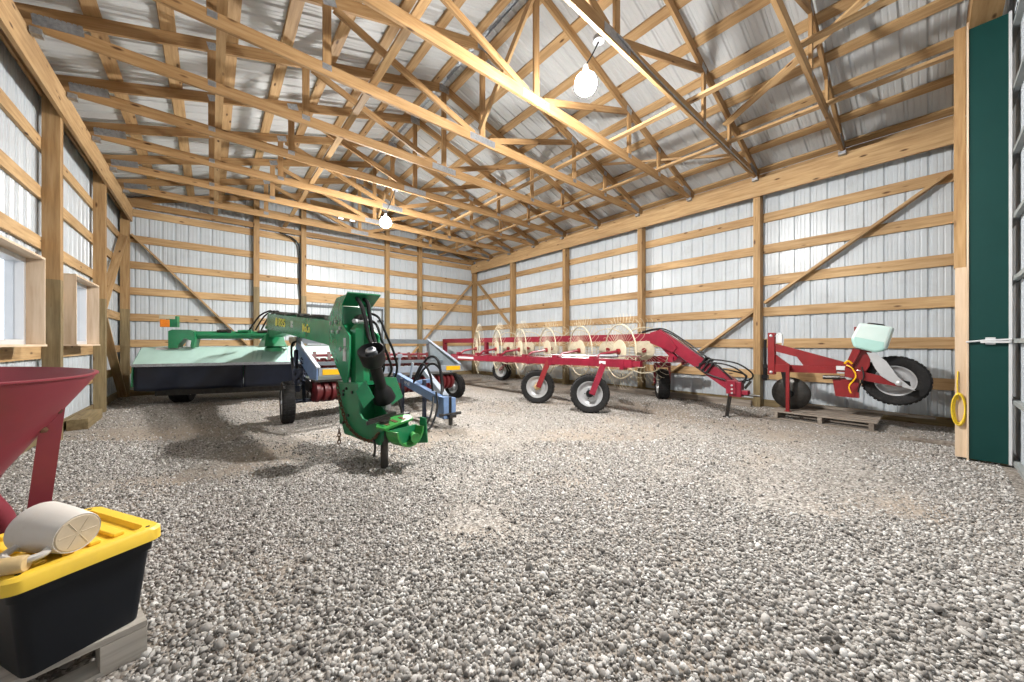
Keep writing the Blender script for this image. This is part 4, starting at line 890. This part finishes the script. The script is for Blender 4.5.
tag(MB().beam((7.66, 1.5, .165), (7.82, -.05, .15), .12, .03).build('plank', 'greywood'), 'loose grey plank laid along the wall side of the plough pallet', 'plank')
PA = V((-.96, -.27, 0)).normalized(); PB = V((-.27, .96, 0)).normalized()
pallet('wooden_pallet', (-.19, 1.962, 0), PA, PB, 1.15, .58, 5, 'pale wooden pallet under the yellow-lidded tote', 'palewood')

# ------------------------------------------------------------------ tote, scoop
RL, FL, BL = V((-.140, 1.98, 0)), V((-.47, 1.79, 0)), V((-.366, 2.395, 0))
e1 = (FL-RL).normalized(); e2 = V((e1.y, -e1.x, 0)); e2 = e2 if e2.dot(BL-RL) > 0 else -e2
lw, ld = .39, .49; tc = RL+e1*lw/2+e2*ld/2
def rrect(hx, hy, r, n=5):
    out = []
    for sx, sy, a0 in ((1, 1, 0), (-1, 1, PI/2), (-1, -1, PI), (1, -1, 3*PI/2)):
        for i in range(n+1):
            w = a0+PI/2*i/n; out.append((sx*(hx-r)+r*math.cos(w), sy*(hy-r)+r*math.sin(w)))
    return out
def loft(rings, o, u, v, caps=(True, True)):
    mb = MB(); k = len(rings[0][1]); vs = []; fs = []
    for z, ring in rings: vs += [V(o)+V(u)*x+V(v)*y+Z*z for x, y in ring]
    for i in range(len(rings)-1):
        for j in range(k): fs.append((i*k+j, i*k+(j+1) % k, (i+1)*k+(j+1) % k, (i+1)*k+j))
    if caps[0]: fs.append(tuple(range(k-1, -1, -1)))
    if caps[1]: fs.append(tuple(range((len(rings)-1)*k, len(rings)*k)))
    return mb.add(vs, fs)
tt = thing('storage_tote', 'black storage tote with yellow lid on the pale pallet', 'tote', (tc.x, tc.y, .138))
loft([(.139, rrect(.140, .197, .03)), (.40, rrect(.166, .221, .035)), (.402, rrect(.173, .228, .035)), (.452, rrect(.176, .230, .035))], tc, e1, e2).build('tote_body', 'toteblack', tt, smooth=True)
lid = loft([(.440, rrect(.188, .240, .04)), (.440, rrect(.195, .246, .042)), (.478, rrect(.194, .245, .042)), (.488, rrect(.186, .237, .04)), (.488, rrect(.152, .205, .03)), (.470, rrect(.145, .200, .028))], tc, e1, e2).build('lid', 'yellow', tt, smooth=True)
each('lid_rib', 'yellow', lid, lambda m, x, y: m.obox(tc+e1*x+e2*y+Z*.478, (e2, e1, Z), (.07, .016, .007)), [(x, y) for x in (-.095, -.032, .032, .095) for y in (-.09, .09)], bevel=.004)
each('lock_hole', 'toteblack', lid, lambda m, x, y: m.lathe([(.001, 0), (.007, 0), (.007, .0015), (.001, .0015)], tc+e1*x+e2*y+Z*.4875, Z, 10), ((-.155, -.212), (.155, -.212), (-.155, .212), (.155, .212)))
for x in (-.07, .05):
    mb = MB(); mb.obox(tc+e1*x+e2*.185+Z*.484, (e1, e2, Z), (.035, .016, .012)); mb.build('lid_tab', 'yellow', lid, bevel=.004)
sa_ = V((-.352, 1.905, .553)); sd_ = V((-.118, .132, .012)).normalized()
sc_ = thing('feed_scoop', 'off-white plastic feed scoop lying on the yellow lid', 'scoop', (-.41, 1.97, .485))
MB().lathe([(.001, .003), (.058, .003), (.062, 0), (.064, .004), (.074, .09), (.080, .17), (.078, .172), (.071, .09), (.060, .008), (.001, .008)], sa_, sd_, 36).build('scoop_cup', 'scoop', sc_, smooth=True)
mb = MB(); mb.lathe([(.001, -.001), (.056, -.001), (.059, .002), (.001, .004)], sa_, sd_, 30)
for i in range(6):
    _, a_, b_ = frame_of(sd_); w = PI*i/3; mb.tube([sa_+(a_*math.cos(w)+b_*math.sin(w))*.008-sd_*.001, sa_+(a_*math.cos(w)+b_*math.sin(w))*.05-sd_*.001], .0016, 5)
mb.build('scoop_base', 'scoopend', sc_)
sn = V((-.60, -.64, -.35)).normalized()
mb = MB(); mb.tube(smooth_path([sa_+sd_*.03+sn*.055, sa_+sd_*.02+sn*.085, sa_+sd_*.05+sn*.125+Z*.01, sa_+sd_*.11+sn*.125+Z*.012, sa_+sd_*.14+sn*.09, sa_+sd_*.13+sn*.06]), .011, 8); mb.build('scoop_handle', 'scoop', sc_, smooth=True)
mb = MB(); mb.lathe([(.001, 0), (.022, 0), (.026, .006), (.026, .08), (.02, .09), (.001, .09)], (-.445, 1.845, .513), (-.9, .3, 0), 14); tag(mb.build('wooden_dowel', 'tan', smooth=True), 'short tan round wooden dowel on the yellow lid beside the scoop', 'dowel')

# ------------------------------------------------------------------ red hopper
hp_ = thing('spreader_hopper', 'faded red cone-shaped spreader hopper beside the tote', 'spreader', (-.9, 2.62, 0))
HC = V((-.90, 2.62, 0)); tilt = V((.02, -.03, 1)).normalized()
MB().lathe([(.11, .45), (.20, .655), (.33, .865), (.445, 1.05), (.452, 1.068), (.460, 1.072), (.460, 1.078), (.446, 1.080), (.436, 1.055), (.322, .87), (.19, .665), (.10, .46)], HC, tilt, 64).build('hopper_cone', 'hopper', hp_, smooth=True)
MB().lathe([(.09, .28), (.12, .30), (.12, .44), (.11, .46), (.001, .46), (.001, .28)], HC, Z, 24).build('gear_case', 'hopper', hp_, smooth=True)
mb = MB(); mb.beam((-.548, 2.585, .93), (-.595, 2.60, .45), .066, .010, (.22, -.97, 0)); mb.beam((-.595, 2.60, .46), (-.62, 2.66, .0), .06, .02, (.22, -.97, 0)); lg = mb.build('leg', 'hopper', hp_)
each('leg_bolt', 'rust', lg, lambda m, x, y, z: m.lathe([(.001, 0), (.014, 0), (.014, .014), (.001, .016)], (x, y, z), (.3, -.9, .1), 6), ((-.535, 2.575, .90), (-.575, 2.57, .82)))
for p, q in (((-1.22, 2.50, .90), (-1.20, 2.5, 0)), ((-.92, 2.95, .93), (-.92, 2.95, 0))):
    MB().beam(p, q, .10, .012, (q[0]+.9, q[1]-2.62, 0)).build('leg', 'hopper', hp_)
mb = MB(); mb.tube(smooth_path([(-.76, 2.46, .74), (-.70, 2.46, .58), (-.665, 2.50, .45), (-.66, 2.56, .2), (-.66, 2.56, .05)]), .040, 12); mb.build('brace_tube', 'hopper', hp_, smooth=True)
mb = MB(); mb.beam((-.62, 2.68, .04), (-1.2, 2.52, .04), .06, .04); mb.beam((-.62, 2.68, .04), (-.92, 2.95, .04), .06, .04); mb.beam((-.92, 2.95, .04), (-1.2, 2.52, .04), .06, .04); mb.build('base_frame', 'hopper', hp_)

# ------------------------------------------------------------------ loose odds and ends
tag(MB().beam((-1.43, 7.70, .075), (-1.46, 8.75, .075), .20, .15).build('timber_block', 'treated', bevel=.006), 'thick timber offcut lying on the gravel against the window wall', 'timber')
mb = MB(); mb.hexa([(6.58, .24, -.01), (6.62, -.28, -.01), (6.86, -.24, -.01), (6.80, .26, -.01), (6.58, .24, .03), (6.62, -.28, .04), (6.86, -.24, .025), (6.80, .26, .015)]); tag(mb.build('flat_board', 'greywood'), 'flat brown board half sunk in gravel near the green door trim', 'board')
rp = bpy.data.objects
mb = MB(); random.seed(3)
for i in range(6):
    c = V((5.935-.004*i, -.205+.003*i, .52+.02*random.random())); ry = .14+.03*random.random(); rx = .035+.01*random.random()
    mb.tube([c+V((0, rx*math.cos(w), ry*math.sin(w))) for w in [2*PI*q/20 for q in range(20)]], .006, 6, closed=True)
mb.tube(smooth_path([(5.935, -.19, .62), (5.935, -.185, .80), (5.94, -.19, .92)]), .006, 6)
tag(mb.build('rope_coil', 'rope', smooth=True), 'coil of yellow rope hung on the pale door post', 'rope')
tag(MB().tube([(4.75, 8.75, .06), (5.05, 7.9, .06)], .05, 10).build('iron_pipe', 'darksteel', smooth=True), 'dark iron pipe on the gravel between grey machine and rake', 'pipe')
tag(MB().beam((4.6, 8.9, .05), (6.6, 9.4, .05), .16, .1).build('old_timber', 'greywood'), 'dark old timber lying under the far end of the rake', 'timber')
tag(MB().beam((7.86, 2.2, .06), (7.9, 6.2, .06), .1, .12).build('old_timber', 'greywood', bevel=.004), 'long grey timber on the gravel along the wall behind the rake', 'timber')

# ------------------------------------------------------------------ loose crushed stone
import numpy as np
def gravel():
    rng = np.random.default_rng(4)
    s, c = math.sin(.7033), math.cos(.7033)
    bm = bmesh.new(); bmesh.ops.create_icosphere(bm, subdivisions=1, radius=1); b1v = np.array([v.co[:] for v in bm.verts]); b1f = np.array([[v.index for v in f.verts] for f in bm.faces]); bm.free()
    bm = bmesh.new(); bmesh.ops.create_icosphere(bm, subdivisions=2, radius=1); b2v = np.array([v.co[:] for v in bm.verts]); b2f = np.array([[v.index for v in f.verts] for f in bm.faces]); bm.free()
    from mathutils import noise as mn
    VV = []; FF = []; off = 0
    for (a0, a1, dens, bv, bf, rm) in ((.9, 1.9, 6400, b2v, b2f, .0079), (1.9, 3.0, 6200, b1v, b1f, .0073), (3.0, 4.4, 4200, b1v, b1f, .0075), (4.4, 8.0, 600, b1v, b1f, .008)):
        area = 1.55*(a1*a1-a0*a0); n = int(area*dens)
        a = np.sqrt(rng.uniform(a0*a0, a1*a1, n)); r = a*rng.uniform(-1.55, 1.55, n)
        X = a*s+r*c; Y = a*c-r*s
        m = (X > -1.6) & (X < 8.1) & (Y > -.45) & (Y < 11.8); X, Y, a = X[m], Y[m], a[m]; n = len(X)
        keep = np.array([mn.noise(V((x*.55+3, y*.55, 0)))+.5*mn.noise(V((x*1.7, y*1.7, 5))) for x, y in zip(X, Y)])
        thin = np.clip((keep-.02)*2.6, 0, .88)
        m = rng.uniform(0, 1, n) > thin; X, Y = X[m], Y[m]; n = len(X)
        rad = rm*np.exp(rng.normal(0, .32, n)); sc = rng.uniform(.62, 1.25, (n, 3)); sc[:, 2] *= .72
        q = rng.normal(size=(n, 4)); q /= np.linalg.norm(q, axis=1)[:, None]
        w, x, y, z = q.T
        Rm = np.stack([1-2*(y*y+z*z), 2*(x*y-z*w), 2*(x*z+y*w), 2*(x*y+z*w), 1-2*(x*x+z*z), 2*(y*z-x*w), 2*(x*z-y*w), 2*(y*z+x*w), 1-2*(x*x+y*y)], 1).reshape(n, 3, 3)
        jit = rng.uniform(.78, 1.2, (n, len(bv), 1))
        P = bv[None]*jit*sc[:, None, :]*rad[:, None, None]
        P = np.einsum('nij,nkj->nki', Rm, P)
        P += np.stack([X, Y, rad*rng.uniform(.1, .6, n)], 1)[:, None, :]
        VV.append(P.reshape(-1, 3)); FF.append((bf[None]+np.arange(n)[:, None, None]*len(bv)).reshape(-1, 3)+off); off += n*len(bv)
    Vx = np.concatenate(VV).astype(np.float32); F = np.concatenate(FF).astype(np.int32)
    me = bpy.data.meshes.new('gravel'); me.vertices.add(len(Vx)); me.vertices.foreach_set('co', Vx.ravel())
    me.loops.add(F.size); me.loops.foreach_set('vertex_index', F.ravel())
    me.polygons.add(len(F)); me.polygons.foreach_set('loop_start', np.arange(0, F.size, 3, dtype=np.int32)); me.polygons.foreach_set('loop_total', np.full(len(F), 3, np.int32))
    me.polygons.foreach_set('use_smooth', np.ones(len(F), dtype=bool)); me.update(calc_edges=True); me.materials.append(M['stone'])
    o = bpy.data.objects.new('gravel', me); C.objects.link(o)
    tag(o, 'loose pale crushed stone covering the shed floor', 'gravel', None, 'stuff')
gravel()

# ------------------------------------------------------------------ camera, sky, view
cd = bpy.data.cameras.new('camera'); cam = bpy.data.objects.new('camera', cd); C.objects.link(cam)
cam.location = (0, 0, 1.206); cam.rotation_euler = (PI/2, 0, -.7033)
cd.sensor_width = 36; cd.lens = 354.3/1024*36; cd.shift_y = 2.87/1024; cd.clip_start = .02; cd.clip_end = 200
bpy.context.scene.camera = cam
w = bpy.data.worlds.new('daylight'); bpy.context.scene.world = w; w.use_nodes = True
bg = w.node_tree.nodes['Background']; bg.inputs[0].default_value = (.86, .93, 1, 1); bg.inputs[1].default_value = 2.3
sc = bpy.context.scene
sc.view_settings.view_transform = 'Standard'; sc.view_settings.look = 'None'; sc.view_settings.exposure = 0; sc.view_settings.gamma = 1; sc.view_settings.use_curve_mapping = False
cy = sc.cycles
cy.use_denoising = True; cy.max_bounces = 8; cy.diffuse_bounces = 5; cy.sample_clamp_indirect = 6
